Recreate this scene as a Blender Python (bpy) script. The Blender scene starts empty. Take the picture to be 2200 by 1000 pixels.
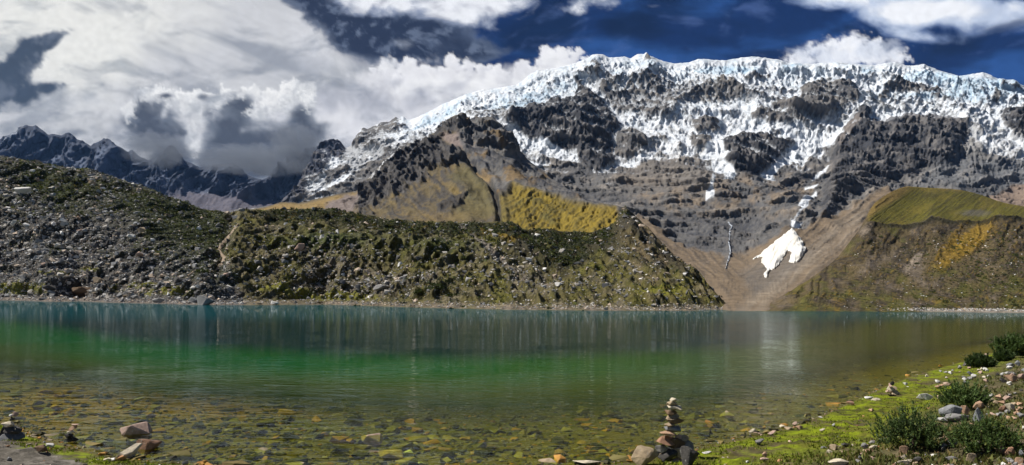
import bpy, bmesh, math, random
import numpy as np
from mathutils import Vector
random.seed(7)
rng = np.random.default_rng(11)
SC = bpy.context.scene
COL = SC.collection

# ------------------------------------------------------------------ camera, world, sun, exposure
F = 1433.0            # focal length in photo pixels (photo is 2200 x 1000)
CX, CY = 1100.0, 646.0
ROLL = -0.0127
CAMZ = 2.2
cam_d = bpy.data.cameras.new('camera')
cam = bpy.data.objects.new('camera', cam_d); COL.objects.link(cam)
cam_d.sensor_width = 36.0
cam_d.lens = 36.0 * F / 2200.0
cam_d.shift_y = (CY - 500.0) / 2200.0
cam_d.clip_start = 0.1; cam_d.clip_end = 60000
cam.location = (0, 0, CAMZ)
cam.rotation_euler = (math.pi / 2, ROLL, 0)
SC.camera = cam

SUN_AZ = math.radians(-82)      # from the view direction, to the left
SUN_EL = math.radians(52)
world = bpy.data.worlds.new('World'); SC.world = world; world.use_nodes = True
wn = world.node_tree; bg = wn.nodes['Background']
sky = wn.nodes.new('ShaderNodeTexSky'); sky.sky_type = 'NISHITA'; sky.sun_disc = False
sky.sun_elevation = SUN_EL; sky.sun_rotation = SUN_AZ
sky.altitude = 4200; sky.air_density = 1.0; sky.dust_density = 0.3; sky.ozone_density = 1.5
wn.links.new(sky.outputs[0], bg.inputs[0]); bg.inputs[1].default_value = 0.05
sun_d = bpy.data.lights.new('sun', 'SUN'); sun_d.energy = 5.0; sun_d.angle = math.radians(0.5)
sun_d.color = (1.0, 0.95, 0.87)
sun = bpy.data.objects.new('sun', sun_d); COL.objects.link(sun)
sdir = Vector((math.sin(SUN_AZ) * math.cos(SUN_EL), math.cos(SUN_AZ) * math.cos(SUN_EL), math.sin(SUN_EL)))
sun.rotation_euler = sdir.to_track_quat('Z', 'Y').to_euler()
SC.view_settings.view_transform = 'Standard'; SC.view_settings.look = 'None'
SC.view_settings.exposure = 0.25; SC.view_settings.gamma = 1.0
SC.view_settings.use_curve_mapping = False
try:
    SC.cycles.max_bounces = 6; SC.cycles.transparent_max_bounces = 8
    SC.cycles.sample_clamp_indirect = 6.0
except Exception: pass

# ------------------------------------------------------------------ maths helpers
def dirs(px, py):
    a = (np.asarray(px, float) - CX) / F; b = (CY - np.asarray(py, float)) / F
    c, s = math.cos(ROLL), math.sin(ROLL)
    return a * c + b * s, -a * s + b * c          # X/Y and Z/Y
def point(px, py, D):
    x, z = dirs(px, py)
    return x * D, D, CAMZ + z * D
def project(X, Y, Z):
    u = X / Y; v = (Z - CAMZ) / Y
    c, s = math.cos(ROLL), math.sin(ROLL)
    a = u * c - v * s; b = u * s + v * c
    return CX + a * F, CY - b * F
def waterD(px, py, z=0.0):
    x, zz = dirs(px, py)
    return (z - CAMZ) / np.minimum(zz, -1e-4)
def PL(pts, x):
    p = np.array(pts, float); return np.interp(x, p[:, 0], p[:, 1])
def sstep(a, b, x):
    t = np.clip((x - a) / (b - a), 0, 1); return t * t * (3 - 2 * t)
def lerp(a, b, t): return a + (b - a) * t

def _hash(ix, iy, seed):
    h = (ix.astype(np.int64) * 374761393 + iy.astype(np.int64) * 668265263 + seed * 2147483647) & 0xffffffff
    h = ((h ^ (h >> 13)) * 1274126177) & 0xffffffff
    h = (h ^ (h >> 16)) & 0xffffffff
    return h
_ang = np.linspace(0, 2 * np.pi, 256, endpoint=False)
_gx = np.cos(_ang).astype(np.float32); _gy = np.sin(_ang).astype(np.float32)
def pn(x, y, seed=0):
    x0 = np.floor(x); y0 = np.floor(y)
    fx = (x - x0).astype(np.float32); fy = (y - y0).astype(np.float32)
    ix = x0.astype(np.int64); iy = y0.astype(np.int64)
    def g(i, j, dx, dy):
        k = _hash(i, j, seed) & 255
        return _gx[k] * dx + _gy[k] * dy
    u = fx * fx * fx * (fx * (fx * 6 - 15) + 10); v = fy * fy * fy * (fy * (fy * 6 - 15) + 10)
    a = g(ix, iy, fx, fy); b = g(ix + 1, iy, fx - 1, fy)
    c = g(ix, iy + 1, fx, fy - 1); d = g(ix + 1, iy + 1, fx - 1, fy - 1)
    return (a + (b - a) * u) * (1 - v) + (c + (d - c) * u) * v
def fbm(x, y, octs=5, seed=0, gain=0.5, lac=2.03):
    s = 0; amp = 1.0
    for o in range(octs):
        s = s + amp * pn(x + 13.7 * o, y - 7.3 * o, seed + o * 17)
        x = x * lac; y = y * lac; amp *= gain
    return s
def ridged(x, y, octs=5, seed=0, gain=0.5, lac=2.03):
    s = 0; amp = 1.0; w = 1.0
    for o in range(octs):
        n = 1 - np.abs(pn(x + 3.1 * o, y + 5.9 * o, seed + o * 31)) * 2.2
        n = n * np.abs(n)
        s = s + amp * n * w; w = np.clip(n * 1.2, 0.15, 1)
        x = x * lac; y = y * lac; amp *= gain
    return s
def billow(x, y, octs=5, seed=0, gain=0.5, lac=2.1):
    s = 0; amp = 1.0
    for o in range(octs):
        s = s + amp * (np.abs(pn(x + 3.1 * o, y + 5.9 * o, seed + o * 31)) * 2 - .5)
        x = x * lac; y = y * lac; amp *= gain
    return s
def sdpoly(px, py, pts):
    """signed distance to a closed polygon, positive inside"""
    p = np.array(pts, float); d2 = np.full(px.shape, 1e18); ins = np.zeros(px.shape, bool)
    n = len(p)
    for i in range(n):
        ax, ay = p[i]; bx, by = p[(i + 1) % n]
        ex, ey = bx - ax, by - ay
        wx, wy = px - ax, py - ay
        t = np.clip((wx * ex + wy * ey) / (ex * ex + ey * ey + 1e-12), 0, 1)
        dx = wx - ex * t; dy = wy - ey * t
        d2 = np.minimum(d2, dx * dx + dy * dy)
        c = ((ay > py) != (by > py))
        if ay != by:
            ins ^= c & (px < (bx - ax) * (py - ay) / (by - ay) + ax)
    d = np.sqrt(d2)
    return np.where(ins, d, -d)
def sdline(px, py, pts):
    p = np.array(pts, float); d2 = np.full(px.shape, 1e18)
    for i in range(len(p) - 1):
        ax, ay = p[i]; bx, by = p[i + 1]; ex, ey = bx - ax, by - ay
        wx, wy = px - ax, py - ay
        t = np.clip((wx * ex + wy * ey) / (ex * ex + ey * ey + 1e-12), 0, 1)
        d2 = np.minimum(d2, (wx - ex * t) ** 2 + (wy - ey * t) ** 2)
    return np.sqrt(d2)
def blob(px, py, cx, cy, rx, ry, rot=0.0):
    c, s = math.cos(rot), math.sin(rot)
    dx, dy = px - cx, py - cy
    u = (dx * c + dy * s) / rx; v = (-dx * s + dy * c) / ry
    return np.exp(-(u * u + v * v))
def mixc(C, col, m):
    m = np.clip(m, 0, 1)[..., None]
    return C * (1 - m) + np.asarray(col, float) * m

# ------------------------------------------------------------------ sky painting (numpy only)
#SKY>
def puffs(C, px, py, items, light, dark, seed, soft=.35, warp=.45, L=(-.45, -.8), alpha=1.0, amb=.45, gain=.75):
    """cauliflower heads: soft shaded balls painted from the far/top ones to the near/low ones"""
    light = np.asarray(light, float); dark = np.asarray(dark, float)
    gx, gy = px[0], py[:, 0]
    for k, (cx, cy, r) in enumerate(items):
        i0, i1 = np.searchsorted(gy, [cy - 2 * r, cy + 2 * r]); j0, j1 = np.searchsorted(gx, [cx - 2.2 * r, cx + 2.2 * r])
        if i1 - i0 < 2 or j1 - j0 < 2: continue
        sx = px[i0:i1, j0:j1]; sy = py[i0:i1, j0:j1]
        q = 1.1 * r
        wx = fbm(sx / q, sy / q, 5, seed, .55) * warp * r * 1.6; wy = fbm(sx / q, sy / q, 5, seed + 9, .55) * warp * r * 1.6
        dx = (sx + wx - cx) / r; dy = (sy + wy - cy) / (r * .85)
        d2 = dx * dx + dy * dy; d = np.sqrt(d2)
        a = sstep(1.0, 1.0 - soft, d) * alpha
        z = np.sqrt(np.clip(1 - d2, 0, 1))
        sh = np.clip(amb + gain * (dx * L[0] + dy * L[1]) * .75 + .12 * z, 0, 1)
        c = dark + (light - dark) * sh[..., None]
        C[i0:i1, j0:j1] = C[i0:i1, j0:j1] * (1 - a[..., None]) + c * a[..., None]
    return C
def scatter(cov_blobs, n, r0, r1, seed, bottomdrop=0):
    g = np.random.default_rng(seed); out = []
    wts = np.array([b[2] * b[3] for b in cov_blobs], float); wts /= wts.sum()
    for _ in range(n):
        b = cov_blobs[g.choice(len(cov_blobs), p=wts)]
        a = g.uniform(0, 6.283); rr = math.sqrt(g.uniform(0, 1))
        x = b[0] + b[2] * rr * math.cos(a); y = b[1] + b[3] * rr * math.sin(a)
        edge = rr ** 2
        out.append((x, y, lerp(r1, r0, edge) * g.uniform(.7, 1.25)))
    out.sort(key=lambda t: t[1] + t[2] * .4)
    return out
def paint_sky(px, py):
    w1 = fbm(px / 260, py / 200, 5, 301); w2 = fbm(px / 260, py / 200, 5, 302)
    x = px + 55 * fbm(px / 260, py / 200, 3, 301); y = py + 40 * fbm(px / 260, py / 200, 3, 302)
    sh = px.shape
    # deep blue of the thin air, streaked with cirrus veils
    n = fbm(x / 330 + py / 700, py / 90, 6, 311)
    C = np.ones(sh + (3,)) * np.array([0.009, 0.030, 0.112])
    C = mixc(C, (0.03, 0.10, 0.32), sstep(-0.1, 0.6, n + .35 * blob(px, py, 1350, 100, 150, 35) + .5 * blob(px, py, 2190, 130, 120, 60) + .25 * blob(px, py, 1180, 60, 60, 40)) * .85)
    C = mixc(C, (0.006, 0.017, 0.055), sstep(0.0, 0.6, fbm(x / 220, y / 90, 6, 317) + .5 * blob(px, py, 1330, 55, 330, 45) + .5 * blob(px, py, 2020, 120, 120, 40) + .5 * blob(px, py, 950, 100, 160, 40) - .1) * .8)
    C = mixc(C, (0.10, 0.17, 0.40), sstep(.05, .7, fbm(x / 120 + y / 200, y / 60, 7, 319, .55) + .5 * blob(px, py, 1570, 70, 40, 30) + .4 * blob(px, py, 1100, 20, 160, 50) - .15) * .45)
    # broad bright overcast on the left, with grey shadow streaks that run down to the right
    over = sstep(900, 600, px - (py - 60) * 1.05 + 120 * w1 - 500 * sstep(250, 420, py))
    u = px * .90 + py * .44; v = -px * .36 + py * .93
    veil = fbm(u / 330 + .3 * w1, v / 75, 6, 321)
    oc = np.ones(sh + (3,)) * np.array((0.62, 0.63, 0.66))
    oc = mixc(oc, (0.83, 0.83, 0.80), sstep(.1, .9, blob(px, py, 150, 60, 260, 150) + .5 * w2))
    oc = mixc(oc, (0.25, 0.28, 0.34), sstep(0.0, 0.65, veil + .55 * blob(px, py, 430, 60, 150, 35, .25) + .5 * blob(px, py, 520, 105, 110, 22, .35) + .35 * blob(px, py, 620, 140, 120, 50, .5) - .1) * .75)
    oc = mixc(oc, (.74, .75, .80), sstep(.2, .9, .8 * blob(px, py, 660, 80, 60, 90, -.6) + veil * .5) * .5)
    C = C * (1 - over[..., None]) + oc * over[..., None]
    # dark drapes at the overcast's right edge
    m = 1.2 * blob(px, py, 745, 58, 95, 40, .6) + 1.15 * blob(px, py, 890, 66, 140, 42, .15) + .7 * blob(px, py, 980, 118, 90, 22) + .6 * blob(px, py, 650, 8, 60, 22, .4) + .8 * blob(px, py, 840, 108, 100, 18, .1)
    hm = m + .6 * fbm(x / 90, y / 70, 7, 331, .55) * sstep(.02, .3, m)
    C = mixc(C, (0.10, 0.13, 0.20), sstep(.20, .6, hm) * .9)
    C = mixc(C, (0.022, 0.033, 0.068), sstep(.38, 1.0, hm) * .95)
    C = mixc(C, (.15, .19, .28), sstep(.4, .8, hm) * sstep(0, .6, fbm(x / 46, y / 34, 7, 333, .6)) * .75)
    # top middle ragged clouds
    rag = fbm(x / 90, y / 60, 8, 335, .58)
    cov = 1.0 * blob(px, py, 790, -8, 95, 36) + 1.25 * blob(px, py, 990, -2, 120, 36) + .5 * blob(px, py, 1110, 18, 80, 26) + .75 * blob(px, py, 1000, 40, 75, 22, .3) \
        + .75 * blob(px, py, 1290, 2, 48, 20) + .5 * blob(px, py, 1420, 14, 40, 7) + .35 * blob(px, py, 860, 95, 40, 12) + .4 * blob(px, py, 1574, 66, 22, 14) + .55 * blob(px, py, 1230, 22, 30, 14)
    h = cov + .55 * rag * sstep(.02, .3, cov)
    C = mixc(C, (.28, .33, .45), sstep(.28, .65, h) * .75)
    C = mixc(C, (.86, .88, .93), sstep(.55, 1.05, h + .18 * fbm(x / 40, y / 30, 6, 337)))
    C = mixc(C, (.40, .42, .50), sstep(.0, .6, fbm(x / 90, y / 45, 6, 338) + .4 * blob(px, py, 1010, 20, 60, 14)) * sstep(.6, 1.0, h) * .85)
    C = mixc(C, (.30, .34, .42), sstep(.55, 1.0, .9 * blob(px, py, 865, 92, 44, 22) + .6 * blob(px, py, 960, 75, 40, 16) + .4 * rag) * .7)
    # white bank behind the long left ridge
    body = [(700, 265, 170, 60), (860, 225, 130, 62), (960, 200, 120, 50), (1090, 185, 110, 26), (1180, 165, 90, 24), (800, 300, 140, 50)]
    head = [(860, 150, 60, 22), (965, 145, 50, 18), (905, 168, 80, 18), (1030, 160, 50, 12), (1110, 158, 70, 12), (1210, 122, 55, 16), (1240, 130, 34, 18), (1165, 142, 34, 10)]
    C = puffs(C, px, py, scatter(head, 60, 14, 26, 1), (.93, .93, .95), (.62, .63, .70), 41, soft=.45)
    C = puffs(C, px, py, scatter(body, 110, 24, 62, 2), (.86, .86, .89), (.54, .55, .61), 42, soft=.8, alpha=.75, amb=.5, gain=.6)
    C = puffs(C, px, py, scatter([(1190, 140, 70, 14), (1120, 172, 80, 14), (960, 190, 120, 24)], 40, 18, 30, 21), (.95, .95, .96), (.74, .75, .80), 43, soft=.7, alpha=.8)
    m = blob(px, py, 720, 215, 110, 40, .2) + .6 * blob(px, py, 830, 215, 40, 40)
    C = mixc(C, (.36, .38, .45), sstep(.25, 1.0, m + .5 * fbm(x / 90, y / 70, 6, 341) * sstep(.02, .3, m)) * .75)
    m = .9 * blob(px, py, 900, 215, 60, 26, -.4) + .8 * blob(px, py, 985, 185, 40, 14, -.3) + .8 * blob(px, py, 850, 180, 26, 14) + .6 * blob(px, py, 1080, 190, 60, 8, -.2) + .7 * blob(px, py, 800, 250, 60, 20)
    C = mixc(C, (.44, .46, .53), sstep(.2, 1.0, m + .5 * fbm(x / 50, y / 36, 6, 343) * sstep(.02, .3, m)) * .6)
    # bright cloud riding over the crest
    C = puffs(C, px, py, scatter([(1815, 112, 75, 22), (1850, 100, 40, 20), (1745, 128, 60, 8), (1905, 128, 50, 10)], 70, 12, 30, 4), (1.0, 1.0, 1.02), (.72, .77, .88), 44, soft=.8, alpha=.75, warp=.7)
    wv = sstep(.15, .7, .7 * blob(px, py, 1750, 118, 85, 22) + .8 * blob(px, py, 1900, 105, 60, 26) + .5 * fbm(x / 40, y / 28, 7, 345, .58) - .05)
    wv = wv * sstep(.08, .4, blob(px, py, 1820, 115, 150, 40))
    C = mixc(C, (.62, .68, .80), wv * .55)
    # top right cloud with soft blue shadows
    rag = fbm(x / 130, y / 70, 8, 346, .56)
    cov = 1.0 * blob(px, py, 1790, -5, 95, 20) + 1.35 * blob(px, py, 2040, 22, 150, 38, .10) + .7 * blob(px, py, 1900, 30, 90, 26) + .75 * blob(px, py, 1985, 82, 75, 16, .1) + .6 * blob(px, py, 2190, 20, 60, 28)
    h = cov + .5 * rag * sstep(.02, .3, cov)
    C = mixc(C, (.20, .28, .48), sstep(.2, .55, h) * .7)
    C = mixc(C, (.52, .60, .76), sstep(.42, .80, h))
    C = mixc(C, (.90, .92, .97), sstep(.75, 1.2, h + .25 * fbm(x / 60, y / 40, 6, 348)))
    m = blob(px, py, 2150, 62, 50, 14, -.2) + .6 * blob(px, py, 2195, 45, 30, 12)
    C = mixc(C, (.03, .05, .12), sstep(.4, 1, m + .4 * rag) * .7)
    # left low cumulus row
    C = puffs(C, px, py, scatter([(60, 215, 110, 30), (150, 240, 110, 30), (240, 210, 70, 30)], 60, 16, 36, 5), (.78, .79, .80), (.50, .51, .55), 45, soft=.8, alpha=.55, amb=.5)
    C = puffs(C, px, py, scatter([(60, 285, 70, 18), (165, 268, 60, 22), (215, 280, 60, 26)], 34, 18, 34, 6), (.66, .67, .69), (.22, .24, .29), 46, soft=.7, alpha=.7, amb=.5, gain=.95)
    m = .8 * blob(px, py, 170, 285, 50, 14) + .8 * blob(px, py, 15, 275, 35, 22)
    C = mixc(C, (.17, .20, .25), sstep(.4, 1.1, m + .4 * fbm(x / 60, y / 45, 6, 347)) * .8)
    # dark blue-grey cloud at the far left
    m = 1.05 * blob(px, py, 92, 92, 58, 22, -.35) + 1.1 * blob(px, py, 48, 132, 50, 34, -.6) + 1.2 * blob(px, py, 5, 190, 50, 46) + .95 * blob(px, py, 112, 188, 46, 14, -.1) + .8 * blob(px, py, 55, 210, 40, 18) + .5 * blob(px, py, 217, 182, 16, 5)
    hh = m + .55 * fbm(x / 55, y / 44, 7, 351, gain=.58) * sstep(.02, .3, m)
    C = mixc(C, (.28, .31, .36), sstep(.30, .70, hh) * .9)
    C = mixc(C, (.062, .085, .125), sstep(.50, .95, hh))
    C = mixc(C, (.17, .20, .26), sstep(.5, .9, hh) * sstep(-.1, .6, fbm(x / 46, y / 36, 6, 353)) * .7)
    # the big backlit cumulus over the left range: bright rims round dark hearts
    top = [(345, 208, 50, 12), (300, 228, 36, 22), (420, 208, 40, 10), (470, 208, 46, 10), (545, 205, 36, 10), (640, 192, 34, 10), (605, 215, 50, 18), (660, 215, 20, 24)]
    mid = [(330, 275, 60, 55), (450, 255, 70, 45), (600, 260, 80, 45), (560, 320, 120, 40), (400, 320, 90, 40), (430, 340, 110, 24), (640, 310, 60, 36)]
    C = puffs(C, px, py, scatter(top, 80, 11, 22, 7), (.93, .93, .93), (.55, .57, .61), 47, soft=.4, warp=.6, gain=.9)
    C = puffs(C, px, py, scatter(mid, 70, 20, 40, 8), (.78, .79, .81), (.34, .37, .42), 48, soft=.6, alpha=.9, warp=.6)
    m = 1.25 * blob(px, py, 318, 252, 54, 38) + 1.2 * blob(px, py, 340, 305, 64, 40) + 1.25 * blob(px, py, 482, 266, 46, 36) + 1.05 * blob(px, py, 515, 232, 24, 26) \
        + 1.25 * blob(px, py, 570, 306, 125, 38) + .8 * blob(px, py, 380, 350, 90, 24) + .9 * blob(px, py, 545, 372, 130, 24) + 1.0 * blob(px, py, 645, 248, 26, 30) + .9 * blob(px, py, 645, 285, 46, 26) + .75 * blob(px, py, 355, 206, 16, 7) + .7 * blob(px, py, 435, 208, 14, 8) + .8 * blob(px, py, 540, 340, 150, 18)
    m = m - 1.0 * blob(px, py, 418, 290, 15, 60) - .7 * blob(px, py, 352, 246, 8, 18, .3) - .6 * blob(px, py, 292, 270, 5, 5) - .6 * blob(px, py, 570, 240, 34, 15, -.4) - .5 * blob(px, py, 520, 282, 10, 8) - .6 * blob(px, py, 320, 330, 26, 14)
    hh = m + .60 * fbm(x / 62, y / 50, 7, 361, gain=.55) * sstep(.02, .3, m)
    vr = fbm(x / 70, y / 46, 6, 365, .58)
    C = mixc(C, (.40, .42, .47), sstep(.05, .50, hh) * .75)
    C = mixc(C, (.20, .225, .27), sstep(.30, .85, hh) * .85)
    C = mixc(C, (.075, .088, .118), sstep(.45, 1.30, hh - .25 * vr) * .95)
    C = mixc(C, (.15, .175, .22), sstep(.5, 1.0, hh) * sstep(-.05, .6, vr + .2 * sstep(300, 360, py)) * .75)
    rim = [(318, 212, 34, 7), (372, 222, 18, 10), (400, 232, 12, 18), (470, 226, 26, 8), (505, 206, 22, 8), (545, 240, 18, 16), (595, 232, 36, 14), (636, 206, 22, 10), (668, 226, 10, 20), (275, 240, 8, 26), (418, 300, 8, 40)]
    C = puffs(C, px, py, scatter(rim, 90, 6, 15, 77), (.92, .92, .92), (.42, .45, .50), 49, soft=.75, warp=.7, alpha=.62, gain=.9)
    lum = C.mean(-1)
    # soft grey bellies through the left hand cloud deck
    bel = sstep(.05, .75, fbm(x / 150 + y / 300, y / 60, 6, 381, .55) + .5 * blob(px, py, 60, 235, 140, 40) + .4 * blob(px, py, 700, 150, 120, 50) + .35 * blob(px, py, 180, 190, 120, 20) + .4 * blob(px, py, 760, 290, 120, 40))
    C = C * (1 - (.42 * bel * sstep(.3, .6, lum) * sstep(1180, 1000, px))[..., None] * np.array((1.0, .93, .82)))
    C = C * (1 + .10 * fbm(x / 22, y / 16, 5, 371)[..., None])
    return np.clip(C * .86, 0.002, 1.0)
#<SKY

# ------------------------------------------------------------------ scene helpers
def tag(o, label=None, cat=None, group=None, kind=None):
    if label: o['label'] = label
    if cat: o['category'] = cat
    if group: o['group'] = group
    if kind: o['kind'] = kind
    return o
def empty(name, loc):
    o = bpy.data.objects.new(name, None); COL.objects.link(o); o.location = loc; o.empty_display_size = .2
    return o
def link(name, me, parent=None):
    o = bpy.data.objects.new(name, me); COL.objects.link(o)
    if parent: o.parent = parent
    return o
def np_mesh(name, V, Fq, mat=None, colors=None, smooth=True, attrs=None):
    """V (n,3), Fq (m,k) faces of equal size"""
    me = bpy.data.meshes.new(name)
    V = np.asarray(V, np.float32); Fq = np.asarray(Fq, np.int32)
    me.vertices.add(len(V)); me.vertices.foreach_set('co', V.ravel())
    k = Fq.shape[1]
    me.loops.add(Fq.size); me.loops.foreach_set('vertex_index', Fq.ravel())
    me.polygons.add(len(Fq)); me.polygons.foreach_set('loop_start', np.arange(0, Fq.size, k, dtype=np.int32))
    me.update(calc_edges=True)
    me.polygons.foreach_set('use_smooth', np.full(len(Fq), smooth, bool))
    if colors is not None:
        a = me.color_attributes.new('Col', 'FLOAT_COLOR', 'POINT')
        c = np.ones((len(V), 4), np.float32); c[:, :3] = colors.reshape(-1, 3)
        a.data.foreach_set('color', c.ravel())
    for nm, arr in (attrs or {}).items():
        a = me.attributes.new(nm, 'FLOAT', 'POINT'); a.data.foreach_set('value', np.asarray(arr, np.float32).ravel())
    if mat: me.materials.append(mat)
    return me
def grid_faces(r, c):
    i = np.arange(r * c).reshape(r, c)
    return np.stack([i[:-1, :-1], i[1:, :-1], i[1:, 1:], i[:-1, 1:]], -1).reshape(-1, 4)

def mat_new(name):
    m = bpy.data.materials.new(name); m.use_nodes = True
    nt = m.node_tree; nt.nodes.clear()
    out = nt.nodes.new('ShaderNodeOutputMaterial')
    return m, nt, out
def N(nt, typ, **kw):
    n = nt.nodes.new(typ)
    for k, v in kw.items(): setattr(n, k, v)
    return n
def mathn(nt, op, a, b=None):
    n = N(nt, 'ShaderNodeMath', operation=op)
    for i, v in enumerate((a, b)):
        if v is None: continue
        if isinstance(v, (int, float)): n.inputs[i].default_value = v
        else: nt.links.new(v, n.inputs[i])
    return n.outputs[0]
def terrain_mat(name, scale, bump, lo=.7, hi=1.3, rough=.95, stretch=(1, 1, 1)):
    """albedo from the Col attribute, broken up by procedural grain and relief"""
    m, nt, out = mat_new(name)
    b = N(nt, 'ShaderNodeBsdfPrincipled'); b.inputs['Roughness'].default_value = rough
    b.inputs['Specular IOR Level'].default_value = .15
    at = N(nt, 'ShaderNodeAttribute', attribute_name='Col')
    geo = N(nt, 'ShaderNodeNewGeometry')
    mp = N(nt, 'ShaderNodeMapping'); mp.inputs['Scale'].default_value = stretch
    nt.links.new(geo.outputs['Position'], mp.inputs[0])
    no = N(nt, 'ShaderNodeTexNoise'); no.inputs['Scale'].default_value = scale
    no.inputs['Detail'].default_value = 5; no.inputs['Roughness'].default_value = .65
    nt.links.new(mp.outputs[0], no.inputs['Vector'])
    mr = N(nt, 'ShaderNodeMapRange'); mr.inputs[1].default_value = .25; mr.inputs[2].default_value = .75
    mr.inputs[3].default_value = lo; mr.inputs[4].default_value = hi
    nt.links.new(no.outputs[0], mr.inputs[0])
    vm = N(nt, 'ShaderNodeVectorMath', operation='SCALE')
    nt.links.new(at.outputs['Color'], vm.inputs[0]); nt.links.new(mr.outputs[0], vm.inputs['Scale'])
    nt.links.new(vm.outputs[0], b.inputs['Base Color'])
    bp = N(nt, 'ShaderNodeBump'); bp.inputs['Strength'].default_value = 1.0; bp.inputs['Distance'].default_value = bump
    nt.links.new(no.outputs[0], bp.inputs['Height']); nt.links.new(bp.outputs[0], b.inputs['Normal'])
    nt.links.new(b.outputs[0], out.inputs[0])
    return m

# ------------------------------------------------------------------ the sky: clouds painted as emission on a far shell, Nishita air beyond them
skx, sky_ = np.meshgrid(np.concatenate([np.arange(-900, -60, 24), np.arange(-60, 2260, 3.2), np.arange(2260, 3100, 24)]),
                        np.concatenate([np.arange(-1100, -30, 24), np.arange(-30, 470, 3.0), np.arange(470, 760, 20)]))
SK = paint_sky(skx, np.where(sky_ < 0, sky_ * .5, sky_))
dx_, dz_ = dirs(skx, sky_)
nrm = 21000.0 / np.sqrt(1 + dx_ ** 2 + dz_ ** 2)
fade = sstep(-1100, -700, sky_) * sstep(-900, -600, skx) * sstep(3100, 2800, skx)
m, nt, out = mat_new('painted_sky')
em = N(nt, 'ShaderNodeEmission'); tr = N(nt, 'ShaderNodeBsdfTransparent'); mx = N(nt, 'ShaderNodeMixShader')
at = N(nt, 'ShaderNodeAttribute', attribute_name='Col'); af = N(nt, 'ShaderNodeAttribute', attribute_name='cover')
nt.links.new(at.outputs['Color'], em.inputs[0]); nt.links.new(af.outputs['Fac'], mx.inputs[0])
nt.links.new(tr.outputs[0], mx.inputs[1]); nt.links.new(em.outputs[0], mx.inputs[2]); nt.links.new(mx.outputs[0], out.inputs[0])
me = np_mesh('sky', np.stack([dx_ * nrm, nrm, CAMZ + dz_ * nrm], -1).reshape(-1, 3), grid_faces(*skx.shape), m, SK, True, {'cover': fade})
tag(link('sky', me), kind='structure')
SKYOBJ = bpy.data.objects['sky']

# low cloud drifting over the left range: closed bodies of thin vapour
cm, nt, out = mat_new('cloud_mist')
pv = N(nt, 'ShaderNodeVolumePrincipled'); pv.inputs['Color'].default_value = (.36, .40, .47, 1); pv.inputs['Density'].default_value = .0035; pv.inputs['Anisotropy'].default_value = .3
nt.links.new(pv.outputs[0], out.inputs['Volume'])
def cloud_body(cx, cy, rx, ry, D, depth, seed):
    th, ph = np.meshgrid(np.linspace(0, 2 * np.pi, 97), np.linspace(0, np.pi, 49))
    u = np.stack([np.sin(ph) * np.cos(th), np.sin(ph) * np.sin(th), np.cos(ph)], -1)
    a = np.cos(th) * np.sin(ph) * 3; b_ = np.sin(th) * np.sin(ph) * 3
    k = 1 + .50 * fbm(a + seed, np.cos(ph) * 3 + b_ * .7, 5, seed, .6)
    X0, Y0, Z0 = [float(v) for v in point(cx, cy, D)]
    P = np.stack([X0 + u[..., 0] * k * rx * D / F, Y0 + u[..., 1] * k * depth, Z0 + u[..., 2] * k * ry * D / F], -1)
    P[:, -1] = P[:, 0]; P[0] = P[0, 0]; P[-1] = P[-1, 0]
    o = link('cloud', np_mesh('cloud', P.reshape(-1, 3), grid_faces(*th.shape), cm)); tag(o, kind='stuff')
cloud_body(338, 322, 62, 34, 5000, 240, 901)
cloud_body(560, 345, 135, 30, 4900, 260, 902)
cloud_body(640, 305, 52, 34, 4700, 220, 903)
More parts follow.
